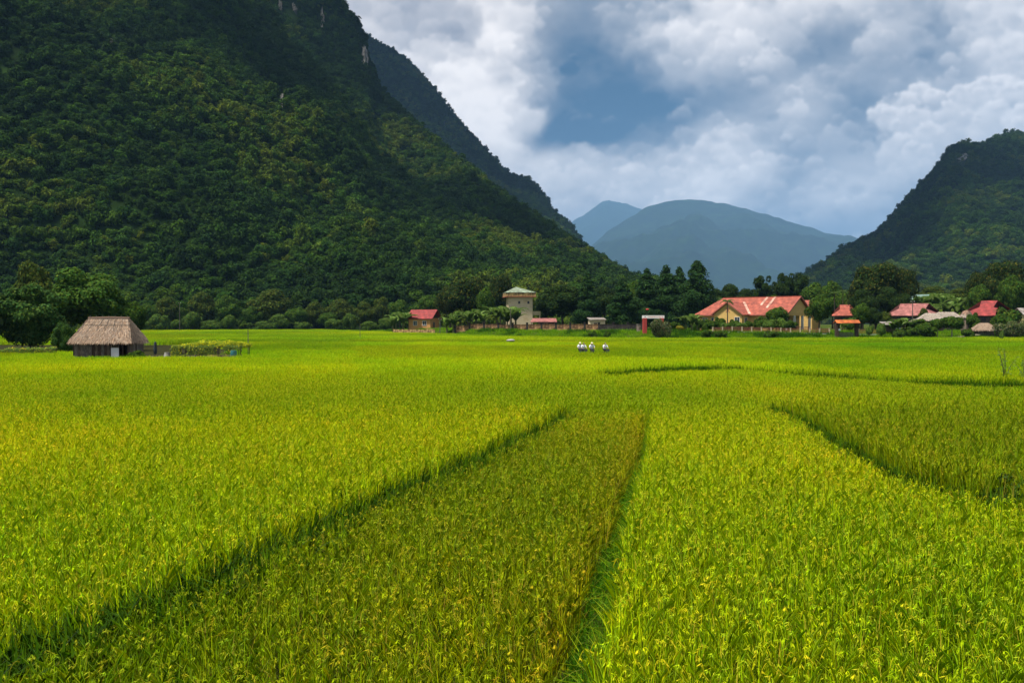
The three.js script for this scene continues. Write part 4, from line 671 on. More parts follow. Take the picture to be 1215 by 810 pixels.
{ // maroon roofed house behind the yellow wall
  const o = building('maroon_roofed_house', 'small orange house with maroon gable roof behind the yellow wall', 'house', 503, 236, -0.35);
  part(o, 'wall', join([box(7, 3.4, 0.25, 0, 1.7, 2.8), box(7, 3.4, 0.25, 0, 1.7, -2.8), box(0.25, 3.4, 5.4, -3.4, 1.7, 0), box(0.25, 3.4, 5.4, 3.4, 1.7, 0)]), M.orange);
  part(o, 'gable_wall', gable(5.6, 2, 0.2, 0, 3.4, 0).rotateY(Math.PI / 2).translate(3.2, 0, 0), M.darkpost);  // shade of the end gable painted in by the dark material
  part(o, 'roof', join([slab([V(-4.2, 3.2, 3.5), V(4.4, 3.2, 3.5), V(4.4, 5.9, 0), V(-4.2, 5.9, 0)], 0.14), slab([V(4.4, 3.2, -3.5), V(-4.2, 3.2, -3.5), V(-4.2, 5.9, 0), V(4.4, 5.9, 0)], 0.14)]), M.roofRed);
  windowUnit(o, -1.4, 1.9, 2.96, 1.2, 1.3); windowUnit(o, 1.6, 1.9, 2.96, 1.2, 1.3);
  part(o, 'door', box(0.06, 2.2, 1.2, 3.55, 1.1, 0.6), M.wood);
}
{ // cream tower house
  const o = building('tower_house', 'cream flat fronted tower house with overhanging band and green hip roof', 'house', 616, 226, 0.12), w = 6.8, dd = 6.2, H = 9.4;
  part(o, 'wall', join([box(w, H, 0.3, 0, H / 2, dd / 2 - 0.15), box(w, H, 0.3, 0, H / 2, -dd / 2 + 0.15), box(0.3, H, dd - 0.6, -w / 2 + 0.15, H / 2, 0), box(0.3, H, dd - 0.6, w / 2 - 0.15, H / 2, 0)]), M.cream);
  part(o, 'roof_band', box(w + 1.7, 1.15, dd + 1.7, 0, H + 0.4, 0), M.yellowwall);
  part(o, 'soffit_trim', box(w + 1.9, 0.14, dd + 1.9, 0, H - 0.2, 0), M.trimRed);
  const a = (w + 1.9) / 2, b = (dd + 1.9) / 2, y = H + 0.98, t = V(-0.9, H + 2.7, 0);
  part(o, 'roof', join([slab([V(-a, y, b), V(a, y, b), t], 0.1), slab([V(a, y, b), V(a, y, -b), t], 0.1), slab([V(a, y, -b), V(-a, y, -b), t], 0.1), slab([V(-a, y, -b), V(-a, y, b), t], 0.1)]), M.roofGreen);
  for (const x of [-0.4, 2.2]) { const q = part(o, 'window', box(0.62, 0.75, 0.08, x, 7.6, dd / 2 + 0.03), M.woodPale); part(q, 'pane', box(0.44, 0.56, 0.05, x, 7.6, dd / 2 + 0.06), M.glass); }
  part(o, 'balcony', join([box(2.4, 0.2, 2.4, w / 2 + 1.2, 4.2, 1), box(2.4, 0.9, 0.12, w / 2 + 1.2, 4.7, 2.1), box(0.12, 0.9, 2.2, w / 2 + 2.3, 4.7, 1)]), M.cream);
  part(o, 'balcony_post', box(0.25, 4.1, 0.25, w / 2 + 2.2, 2.05, 2), M.cream);
}
{ // pink shed by the wall
  const o = building('lean_to_shed', 'low pinkish shed with dull red sloping roof behind the brick wall', 'shed', 645, 209, -0.1);
  part(o, 'wall', join([box(4.4, 2.2, 0.2, 0.9, 1.1, 1.3), box(0.2, 2.2, 2.8, -1.2, 1.1, 0), box(0.2, 2.2, 2.8, 3.1, 1.1, 0), box(4.4, 2.6, 0.2, 0.9, 1.3, -1.5)]), std(lin(0.52, 0.30, 0.19), { map: texPlasterOld }));
  part(o, 'roof', slab([V(-3.4, 2.15, 2.0), V(3.6, 2.15, 2.0), V(3.2, 3.1, -2), V(-3.0, 3.1, -2)], 0.12), M.roofRose);
  part(o, 'door', box(1.1, 1.9, 0.08, -0.4, 0.95, 1.44), M.wood);
  part(o, 'post', box(0.14, 2.1, 0.14, -3, 1.05, 1.7), M.woodDark);
}
{ // small building in the trees behind the wall
  const o = building('garden_house', 'plain cream hut half hidden in trees behind the brick wall', 'house', 708, 212, 0.1);
  part(o, 'wall', box(4, 2.9, 3, 0, 1.45, 0), M.cream); part(o, 'roof', slab([V(-2.3, 2.8, 1.9), V(2.3, 2.8, 1.9), V(2.3, 3.4, -1.9), V(-2.3, 3.4, -1.9)], 0.12), M.roofGrey); part(o, 'door', box(0.9, 2, 0.06, -0.6, 1, 1.53), M.wood);
}
// brick garden wall: panels between dark posts
{
  const o = thing('garden_wall', 'weathered orange brown garden wall with dark posts along the village front', 'wall'); const N = 13, a = [540, 206], b = [762, 196];
  for (let k = 0; k <= N; k++) {
    const t = k / N, px = lerp(a[0], b[0], t), d = lerp(a[1], b[1], t), x = sx(px, d), y = groundY(x, d);
    const p = part(o, 'post', join([box(0.5, 2.1, 0.5, 0, 0.95, 0), box(0.66, 0.14, 0.66, 0, 2.05, 0)]), M.darkpost); p.position.set(x, y, -d);
    if (k < N) { const q = (k + 1) / N, px2 = lerp(a[0], b[0], q), d2 = lerp(a[1], b[1], q), x2 = sx(px2, d2), l = Math.hypot(x2 - x, d2 - d) - 0.5, m = part(o, 'panel', join([box(l, 1.6, 0.22, 0, 0.7, 0), box(l, 0.12, 0.34, 0, 1.56, 0)]), k > 9 ? M.darkpost : M.oldwall); m.position.set((x + x2) / 2, groundY((x + x2) / 2, (d + d2) / 2), -(d + d2) / 2); m.rotation.y = Math.atan2(d2 - d, x2 - x); }
  }
}
{
  const o = thing('yellow_wall', 'plain yellow plastered wall in front of the maroon roofed house', 'wall'); const a = [467, 222], b = [516, 214];
  for (let k = 0; k < 5; k++) { const t = k / 5, q = (k + 1) / 5, x = sx(lerp(a[0], b[0], t), lerp(a[1], b[1], t)), d = lerp(a[1], b[1], t), x2 = sx(lerp(a[0], b[0], q), lerp(a[1], b[1], q)), d2 = lerp(a[1], b[1], q), l = Math.hypot(x2 - x, d2 - d); const m = part(o, 'panel', join([box(l - 0.06, 1.7, 0.24, 0, 0.75, 0)]), M.yellowwall); m.position.set((x + x2) / 2, groundY((x + x2) / 2, (d + d2) / 2), -(d + d2) / 2); m.rotation.y = Math.atan2(d2 - d, x2 - x); const p = part(o, 'post', box(0.36, 1.9, 0.36, 0, 0.8, 0), M.yellowwall); p.position.set(x, groundY(x, d), -d); }
}
// school fence: white posts, low kerb, dark rails
{
  const o = thing('school_fence', 'low white post fence with brown rails in front of the school', 'fence'); const a = [846, 163], b = [1042, 164], N = 17;
  for (let k = 0; k <= N; k++) {
    const t = k / N, px = lerp(a[0], b[0], t), d = lerp(a[1], b[1], t); const x = sx(px, d), y = groundY(x, d); if (px > 992 && px < 1014) continue;
    const p = part(o, 'post', join([box(0.2, 1.3, 0.2, 0, 0.6, 0), box(0.28, 0.08, 0.28, 0, 1.27, 0)]), M.cream); p.position.set(x, y, -d);
    const px2 = lerp(a[0], b[0], (k + 1) / N); if (k < N && !(px2 > 992 && px2 < 1016)) { const x2 = sx(px2, d), l = x2 - x - 0.26, m = part(o, 'base_panel', box(l, 0.3, 0.2, 0, 0.1, 0), M.white); m.position.set((x + x2) / 2, y, -d); const q = part(o, 'rail', join([box(l, 0.06, 0.06, 0, 1.15, 0), box(l, 0.06, 0.06, 0, 0.5, 0), ...Array.from({ length: 9 }, (_, i) => box(0.05, 0.7, 0.04, (i / 8 - 0.5) * (l - 0.2), 0.82, 0))]), M.trimRed); q.position.copy(m.position); }
  }
}
{ // red gate with its white name board
  const o = building('red_gate', 'red gate with two pillars and a white lettered board across', 'gate', 775, 161, 0.12);
  for (const x of [-1.75, 1.75]) part(o, 'pillar', join([box(0.72, 3.3, 0.72, x, 1.6, 0), box(0.9, 0.16, 0.9, x, 0.08, 0)]), M.redpaint);
  const b = part(o, 'sign_board', box(4.6, 0.62, 0.16, 0, 3.5, 0.1), std(lin(0.8, 0.78, 0.74)));
  const cv = document.createElement('canvas'); cv.width = 512; cv.height = 64; const c = cv.getContext('2d'); c.fillStyle = '#efeae2'; c.fillRect(0, 0, 512, 64); c.fillStyle = '#7c8fa0'; c.beginPath(); c.arc(62, 32, 16, 0, 7); c.fill(); c.fillStyle = '#c8262b';
  { const r = rng(8); let x = 128; while (x < 480) { const w = rr(r, 8, 15); for (let k = 0; k < 3; k++) c.fillRect(x + rr(r, 0, w - 5), 20 + rr(r, 0, 8), rr(r, 3, 5), rr(r, 12, 20)); c.fillRect(x, 20 + Math.floor(r() * 3) * 9, w, 4); x += w + (r() < 0.2 ? 12 : 3); } }   // red strokes as illegible as in the picture
  const tx = new THREE.CanvasTexture(cv); tx.colorSpace = THREE.SRGBColorSpace;
  part(b, 'lettering', new THREE.PlaneGeometry(4.5, 0.54).translate(0, 3.5, 0.185), new THREE.MeshStandardMaterial({ map: tx, roughness: 0.8 }));
  part(o, 'flag', new THREE.SphereGeometry(0.28, 8, 6).scale(1.3, 0.7, 0.6).translate(-1.2, 5.0, 0), M.redpaint); part(o, 'flag_stick', cyl(0.03, 0.03, 1.3, -1.3, 3.78, 0), M.woodDark);
}
{ // stone pillars beside the gate
  const o = building('brick_gate_pier', 'pale brick pier stub next to the red gate', 'pillar', 758, 166, 0.1); part(o, 'shaft', box(0.7, 1.7, 0.6, 0, 0.8, 0), std(lin(0.5, 0.36, 0.3), { map: texPlasterOld })); part(o, 'cap', box(0.85, 0.14, 0.75, 0, 1.72, 0), M.stone);
}
{ // orange tiled gate
  const o = building('orange_gate', 'brown timber gate with small orange tiled roof', 'gate', 1005, 158, 0);
  for (const x of [-1.95, 1.95]) part(o, 'post', join([box(0.62, 3.3, 0.62, x, 1.6, 0), box(0.8, 0.2, 0.8, x, 0.1, 0)]), M.woodDark);
  part(o, 'beam', box(4.3, 0.2, 0.3, 0, 3.2, 0), M.woodDark);
  part(o, 'roof', join([slab([V(-2.35, 3.2, 0.95), V(2.35, 3.2, 0.95), V(2.35, 3.85, 0), V(-2.35, 3.85, 0)], 0.1), slab([V(2.35, 3.2, -0.95), V(-2.35, 3.2, -0.95), V(-2.35, 3.85, 0), V(2.35, 3.85, 0)], 0.1)]), M.roofOrange);
  part(o, 'lamp', new THREE.SphereGeometry(0.22, 12, 8).translate(-1.6, 1.85, 0.42), std(lin(0.8, 0.8, 0.8), { roughness: 0.3 }));
  part(o, 'gate_leaf', join(Array.from({ length: 14 }, (_, k) => box(0.1, 1.3, 0.06, -1.4 + k * 0.21, 0.75, -0.1))), M.woodPale);
}
// stilt houses with half-hipped roofs
function stiltHouse(px, d, turn, label, roofMat, o2 = {}) {
  const { L = 10, W = 7, floor = 1.9, wallH = 2, ridge = 3.4, ridgeL = 5.4 } = o2, o = building('stilt_house', label, 'house', px, d, turn), E = floor + wallH, R = E + ridge, a = L / 2, b = W / 2, rl = ridgeL / 2, g = 0.42;
  for (const x of [-a + 0.4, -a / 3, a / 3, a - 0.4]) for (const z of [-b + 0.4, b - 0.4]) part(o, 'stilt', cyl(0.16, 0.14, floor + 0.2, x, 0, z, 8), M.woodDark);
  part(o, 'floor', box(L + 0.3, 0.2, W + 0.3, 0, floor + 0.1, 0), M.woodDark);
  part(o, 'wall', join([box(L, wallH, 0.16, 0, floor + 0.2 + wallH / 2, b - 0.08), box(L, wallH, 0.16, 0, floor + 0.2 + wallH / 2, -b + 0.08), box(0.16, wallH, W - 0.32, -a + 0.08, floor + 0.2 + wallH / 2, 0), box(0.16, wallH, W - 0.32, a - 0.08, floor + 0.2 + wallH / 2, 0)]), M.wood);
  for (const x of [-a * 0.55, 0, a * 0.55]) windowUnit(o, x, floor + 1.25, b + 0.03, 0.9, 1.0, 0, M.woodDark, M.glass);
  const e = E - 0.1, ov = 0.9, hy = e + (R - e) * (1 - g);      // eave, and the height where the end hips stop below the gablets
  const zAt = (y) => (b + ov) * (R - y) / (R - e);
  part(o, 'roof', join([
    slab([V(-a - ov, e, b + ov), V(a + ov, e, b + ov), V(rl + 0.25, hy, zAt(hy)), V(rl + 0.5, R, 0), V(-rl - 0.5, R, 0), V(-rl - 0.25, hy, zAt(hy))], 0.13), slab([V(a + ov, e, -b - ov), V(-a - ov, e, -b - ov), V(-rl - 0.25, hy, -zAt(hy)), V(-rl - 0.5, R, 0), V(rl + 0.5, R, 0), V(rl + 0.25, hy, -zAt(hy))], 0.13),
    slab([V(a + ov, e, b + ov), V(a + ov, e, -b - ov), V(rl, hy, -zAt(hy)), V(rl, hy, zAt(hy))], 0.13), slab([V(-a - ov, e, -b - ov), V(-a - ov, e, b + ov), V(-rl, hy, zAt(hy)), V(-rl, hy, -zAt(hy))], 0.13)]), roofMat);
  for (const s of [-1, 1]) part(o, 'gablet', gable(2 * zAt(hy) - 0.2, R - hy - 0.1, 0.06, 0, hy - 0.02, 0).rotateY(Math.PI / 2).translate(s * (rl - 0.05), 0, 0), M.woodDark);
  return o;
}
stiltHouse(1085, 196, -0.75, 'stilt house with rose coloured roof below the banana grove', M.roofRose, { L: 9.2, W: 7, ridgeL: 5.6, ridge: 2.9 });
stiltHouse(1174, 184, -0.85, 'stilt house with maroon hipped roof beside the great dark tree', M.roofRed, { L: 8.2, W: 7, ridgeL: 2.4, ridge: 3.4, wallH: 2.0 });
stiltHouse(1014, 214, -0.5, 'red roofed stilt house mostly hidden behind the orange gate trees', M.roofPink, { L: 9, W: 7, ridgeL: 6.4, ridge: 2.9, floor: 2.0 });
{ // teal roof up the slope
  const o = building('teal_roofed_house', 'pale house with teal metal roof above the rose coloured roof', 'house', 1094, 240, -0.2); part(o, 'wall', box(7, 3.2, 5, 0, 1.6, 0), M.cream);
  part(o, 'roof', join([slab([V(-4, 3.1, 3.1), V(4, 3.1, 3.1), V(2.9, 5.2, 0), V(-2.9, 5.2, 0)], 0.1), slab([V(4, 3.1, -3.1), V(-4, 3.1, -3.1), V(-2.9, 5.2, 0), V(2.9, 5.2, 0)], 0.1), slab([V(4, 3.1, 3.1), V(4, 3.1, -3.1), V(2.9, 5.2, 0)], 0.1), slab([V(-4, 3.1, -3.1), V(-4, 3.1, 3.1), V(-2.9, 5.2, 0)], 0.1)]), M.roofTeal); windowUnit(o, 1, 1.7, 2.53, 1.2, 1.2);
}
{ // yellow building at the road
  const o = building('yellow_house', 'yellow plastered house beyond the round bush', 'house', 1226, 178, -0.1); part(o, 'wall', box(6, 3.9, 5, 0, 1.95, 0), std(lin(0.6, 0.52, 0.22), { map: texPlaster })); part(o, 'roof', join([slab([V(-3.4, 3.8, 2.9), V(3.4, 3.8, 2.9), V(3.4, 5.4, 0), V(-3.4, 5.4, 0)], 0.12), slab([V(3.4, 3.8, -2.9), V(-3.4, 3.8, -2.9), V(-3.4, 5.4, 0), V(3.4, 5.4, 0)], 0.12)]), M.roofGrey); windowUnit(o, -1.4, 2, 2.53, 1.1, 1.2);
}
// thatch: shaggy strands hung over a roof plane
function strands(g, r, a, b, c, d, rows, n, len, cols, thick = 0.05) {   // quad a,b (eave) to d,c (ridge)
  const nrm = b.clone().sub(a).cross(d.clone().sub(a)).normalize();
  for (let k = 0; k < rows; k++) for (let i = 0; i < n; i++) {
    const t = (k + 0.9 * r()) / rows, u = r(), lo = a.clone().lerp(b, u), hi = d.clone().lerp(c, u), p = lo.clone().lerp(hi, clamp(t + 0.04)).addScaledVector(nrm, 0.02 + thick * r() * 1.2), down = lo.clone().sub(hi).normalize().add(rdir(r).multiplyScalar(0.14)); if (k === 0) down.y -= 0.25; down.normalize();
    const side = down.clone().cross(nrm).normalize(), nn = nrm.clone().addScaledVector(rdir(r), 0.35).normalize();
    g.leaf(p, down, side, len * rr(r, 0.5, 1.2), rr(r, 0.012, 0.03), nn, jit(r, cols[Math.floor(r() * cols.length)], 0.5), -0.25);
  }
}
const strawC = [[0.36, 0.26, 0.18], [0.43, 0.32, 0.23], [0.28, 0.19, 0.13], [0.20, 0.135, 0.095]], greyC = [[0.40, 0.34, 0.28], [0.47, 0.40, 0.33], [0.30, 0.25, 0.21]];
function thatchHip(parent, a, b, e, R, rl, ov, t, mat, cols, nStrand, seed, len = 0.6) {
  const A = a + ov, B = b + ov, r = rng(seed), f = [[V(-A, e, B), V(A, e, B), V(rl, R, 0), V(-rl, R, 0)], [V(A, e, -B), V(-A, e, -B), V(-rl, R, 0), V(rl, R, 0)], [V(A, e, B), V(A, e, -B), V(rl, R, 0)], [V(-A, e, -B), V(-A, e, B), V(-rl, R, 0)]];
  const roof = part(parent, 'roof', join(f.map((q) => slab(q, t))), mat), g = new Geo();
  f.forEach((q, k) => strands(g, r, q[0], q[1], q[2], q[3] ?? q[2], 9, Math.floor(nStrand * (k < 2 ? 1 : 0.55)), len, cols));
  const m = part(roof, 'thatch_strands', g.build(), M.strands); m.userData.kind = 'stuff'; return roof;
}
// the thatched hut by the rice
{
  const o = thing('thatched_hut', 'plank hut with shaggy brown thatched hip roof at the rice edge', 'hut'); o.position.set(sx(126, 75), 0.35, -75.5); o.rotation.y = 0.06; o.scale.set(0.82, 0.94, 0.86);
  const a = 3.05, b = 1.9, e = 1.72, R = 4.05, r = rng(900);
  const tones = [M.wood, M.woodGrey, M.woodDark, M.woodPale, M.wood, M.woodGrey];
  const gaps = [];
  for (let x = -a; x < a - 0.05;) { const w = rr(r, 0.26, 0.42); if (x > 1.0 && x < 2.5) { x += w; continue; } part(o, 'plank', box(Math.min(w, a - x) - 0.02, 1.75 + rr(r, -0.06, 0.06), 0.05, x + w / 2, 0.86, b + rr(r, -0.02, 0.03)), tones[Math.floor(r() * 6)]); x += w; }
  for (const [s, z] of [[-1, 0], [1, 0]]) for (let k = 0; k < 10; k++) part(o, 'plank', box(0.05, 1.75, 0.36, s * a + rr(r, -0.02, 0.02), 0.87, -b + 0.2 + k * 0.38), tones[Math.floor(r() * 6)]);
  part(o, 'rear_wall', box(2 * a, 1.7, 0.06, 0, 0.85, -b), M.wood);
  for (const x of [-a, -1, 1.05, 2.35, a]) part(o, 'post', cyl(0.07, 0.06, 1.9, x, 0, b + 0.06, 8), M.woodDark);
  const dr = part(o, 'door_panel', join([box(0.86, 1.05, 0.05, 1.53, 0.62, b + 0.14)]), std(lin(0.72, 0.72, 0.72), { roughness: 0.6, map: texPlaster })); dr.userData.label = 'white painted half door panel';
  part(o, 'window', join([box(0.06, 0.5, 0.06, 1.14, 1.42, b + 0.12), box(0.06, 0.5, 0.06, 1.9, 1.42, b + 0.12), box(0.8, 0.06, 0.06, 1.52, 1.2, b + 0.12), box(0.04, 0.46, 0.04, 1.4, 1.42, b + 0.12), box(0.04, 0.46, 0.04, 1.65, 1.42, b + 0.12)]), M.woodPale);
  part(o, 'floor', box(2 * a, 0.1, 2 * b, 0, -0.04, 0), M.soil);
  part(o, 'wall_plate', join([box(2 * a + 0.2, 0.1, 0.1, 0, 1.74, b), box(2 * a + 0.2, 0.1, 0.1, 0, 1.74, -b)]), M.woodDark);
  const roof = thatchHip(o, a, b, e, R, 2.2, 0.42, 0.26, M.thatch, strawC, 900, 901, 0.55);
  const line = (p, q, w) => { const l = p.distanceTo(q), g = new THREE.CylinderGeometry(w, w, l, 6); g.applyQuaternion(new THREE.Quaternion().setFromUnitVectors(V(0, 1, 0), q.clone().sub(p).normalize())); return g.translate((p.x + q.x) / 2, (p.y + q.y) / 2, (p.z + q.z) / 2); };
  const A = a + 0.42, B = b + 0.42, on = (u, t) => V(lerp(lerp(-A, A, u), lerp(-2.2, 2.2, u), t), lerp(e, R, t) + 0.08, B * (1 - t) + 0.07);
  for (const t of [0.68, 0.97]) part(roof, 'batten', line(on(0, t), on(1, t), 0.03), M.woodGrey);
  for (const u of [0.02, 0.2, 0.36, 0.52, 0.68, 0.84, 0.98]) part(roof, 'batten', line(on(u, t0(u)), on(u + (r() - 0.5) * 0.03, 1.02), 0.022), M.woodGrey);
  function t0(u) { return u < 0.1 || u > 0.9 ? 0.1 : 0.42; }
  part(roof, 'ridge_roll', new Geo().tube([V(-2.34, R + 0.02, 0), V(0, R + 0.06, 0), V(2.34, R + 0.02, 0)], [0.13, 0.14, 0.13], 8, [1, 1, 1]).build(), M.thatch);
  for (let k = 0; k < 7; k++) part(roof, 'ridge_peg', cyl(0.03, 0.03, 0.4, -2.1 + k * 0.7, R - 0.08, 0.05, 5), M.woodPale);
}
// hamlet thatch
function thatchShed(px, d, turn, label, a, b, e, R, rl, mat, cols, seed) {
  const o = building('thatched_shed', label, 'shed', px, d, turn), r = rng(seed);
  for (let k = 0; k < 8; k++) part(o, 'plank', box(2 * a / 8 - 0.03, e, 0.06, -a + (k + 0.5) * 2 * a / 8, e / 2, b), [M.woodGrey, M.wood, M.woodDark, M.wood][Math.floor(r() * 4)]);
  part(o, 'wall', join([box(0.08, e, 2 * b - 0.1, -a, e / 2, 0), box(0.08, e, 2 * b - 0.1, a, e / 2, 0), box(2 * a, e, 0.08, 0, e / 2, -b)]), M.wood);
  thatchHip(o, a, b, e - 0.1, R, rl, 0.6, 0.2, mat, cols, 260, seed + 1, 0.7);
}
thatchShed(1168, 166, -0.3, 'small brown thatched shed below the maroon roofed stilt house', 1.6, 1.3, 1.5, 2.8, 0.7, M.thatch, strawC, 910);
thatchShed(1105, 176, -0.1, 'grey thatched shed before the banana grove', 1.9, 1.6, 2.8, 4.2, 1.1, M.thatchGrey, greyC, 912);
thatchShed(1123, 184, 0.1, 'long grey thatched shed beside the round thatched granary', 2.4, 1.6, 3.0, 4.5, 1.8, M.thatchGrey, greyC, 914);
thatchShed(1088, 170, 0.2, 'low brown thatched pen under the stilt house with rose coloured roof', 1.1, 1.1, 2.0, 3.0, 0.6, M.thatchGrey, greyC, 916);
{
  const o = building('round_granary', 'round thatched granary with domed top beside the maroon roofed house', 'granary', 1147, 174, 0), g = new Geo(), r = rng(920);
  part(o, 'drum', new THREE.LatheGeometry([[1.05, 0], [1.1, 1.0], [1.12, 3.0], [1.0, 3.8]].map((p) => new THREE.Vector2(...p)), 20), M.thatchGrey);
  const c = part(o, 'cap', new THREE.LatheGeometry([[1.25, 3.1], [1.25, 3.4], [1.1, 4.1], [0.7, 4.7], [0.02, 4.95]].map((p) => new THREE.Vector2(...p)), 20), M.thatch);
  for (let k = 0; k < 700; k++) { const a = r() * 6.283, t = r(), rad = lerp(1.28, 0.5, t * t), d = V(Math.cos(a) * 0.35, -1, Math.sin(a) * 0.35).normalize(); g.leaf(V(Math.cos(a) * rad, 3.5 + t * 1.3, Math.sin(a) * rad), d, V(-Math.sin(a), 0, Math.cos(a)), rr(r, 0.3, 0.7), 0.025, V(Math.cos(a), 0.6, Math.sin(a)).normalize(), jit(r, greyC[k % 3], 0.4)); }
  const m = part(c, 'thatch_strands', g.build(), M.strands); m.userData.kind = 'stuff';
}
{ // grey shed
  const o = building('grey_shed', 'small boarded shed with grey sheet roof and white tarpaulin', 'shed', 1054, 166, 0.1); part(o, 'wall', join([box(2.4, 1.5, 0.1, 0, 1.25, 0.9), box(0.1, 1.5, 1.8, -1.2, 1.25, 0), box(0.1, 1.5, 1.8, 1.2, 1.25, 0), box(2.4, 1.5, 0.1, 0, 1.25, -0.9)]), M.wood);
  for (const x of [-1.1, 1.1]) for (const z of [-0.8, 0.8]) part(o, 'stilt', box(0.12, 0.6, 0.12, x, 0.25, z), M.woodDark);
  part(o, 'roof', slab([V(-1.7, 1.95, 1.5), V(1.7, 1.95, 1.5), V(1.6, 2.6, -1.3), V(-1.2, 2.6, -1.3)], 0.08), M.roofGrey); part(o, 'tarpaulin', slab([V(1.25, 0.9, 1.2), V(2.3, 0.7, 1.1), V(2.1, 1.6, 0.7), V(1.35, 1.95, 0.6)], 0.03), std(lin(0.62, 0.68, 0.72), { roughness: 0.5 }));
}
{ // path
  const pts = [[1050, 156.5], [1075, 155.5], [1095, 155.2], [1115, 156.5], [1140, 160], [1162, 165], [1182, 172]], P = [], U = [], I = [];
  pts.forEach(([px, d], k) => { for (const s of [-1, 1]) { const dd = d + s * 1.4, x = sx(px, dd); P.push(x, groundY(x, dd) + 0.32 + 0.3 * sstep(0, 2, k), -dd); U.push(x, dd); } });
  for (let k = 0; k < pts.length - 1; k++) { const a = 2 * k; I.push(a, a + 2, a + 3, a, a + 3, a + 1); }
  const g = new THREE.BufferGeometry(); g.setAttribute('position', new THREE.Float32BufferAttribute(P, 3)); g.setAttribute('uv', new THREE.Float32BufferAttribute(U, 2)); g.setIndex(I); g.computeVertexNormals(); structure('path', g, M.path, 'pale trodden path climbing from the rice to the hamlet');
}
// poles
const pole = (px, d, top, label, wires, group) => { const rad = wires ? 1 : 0.45; const o = thing('utility_pole', label, 'pole', group), x = sx(px, d), y = groundY(x, d), h = sy(top, d) - y; part(o, 'shaft', cyl(0.11 * rad, 0.08 * rad, h + 0.3, 0, -0.3, 0, 8), M.woodGrey); if (wires) { part(o, 'crossarm', box(0.9, 0.1, 0.1, 0, h - 0.2, 0), M.woodDark); for (const q of [-0.35, 0.35]) part(o, 'insulator', cyl(0.05, 0.03, 0.15, q, h - 0.14, 0, 6), M.white); } o.position.set(x, y, -d); };
pole(522, 198, 378, 'grey pole standing in the rice before the yellow wall', true);
pole(606, 194, 366, 'pale pole in front of the brick wall by the bananas', true);
pole(294, 78, 391, 'thin leaning pole at the end of the trellis garden', false);
pole(427, 150, 384, 'lone thin post in the middle of the far rice', false);
pole(213, 262, 359, 'pole with pale top standing before the forest foot', true);
pole(1083, 168, 357, 'dark pole in front of the stilt house with rose coloured roof', true);
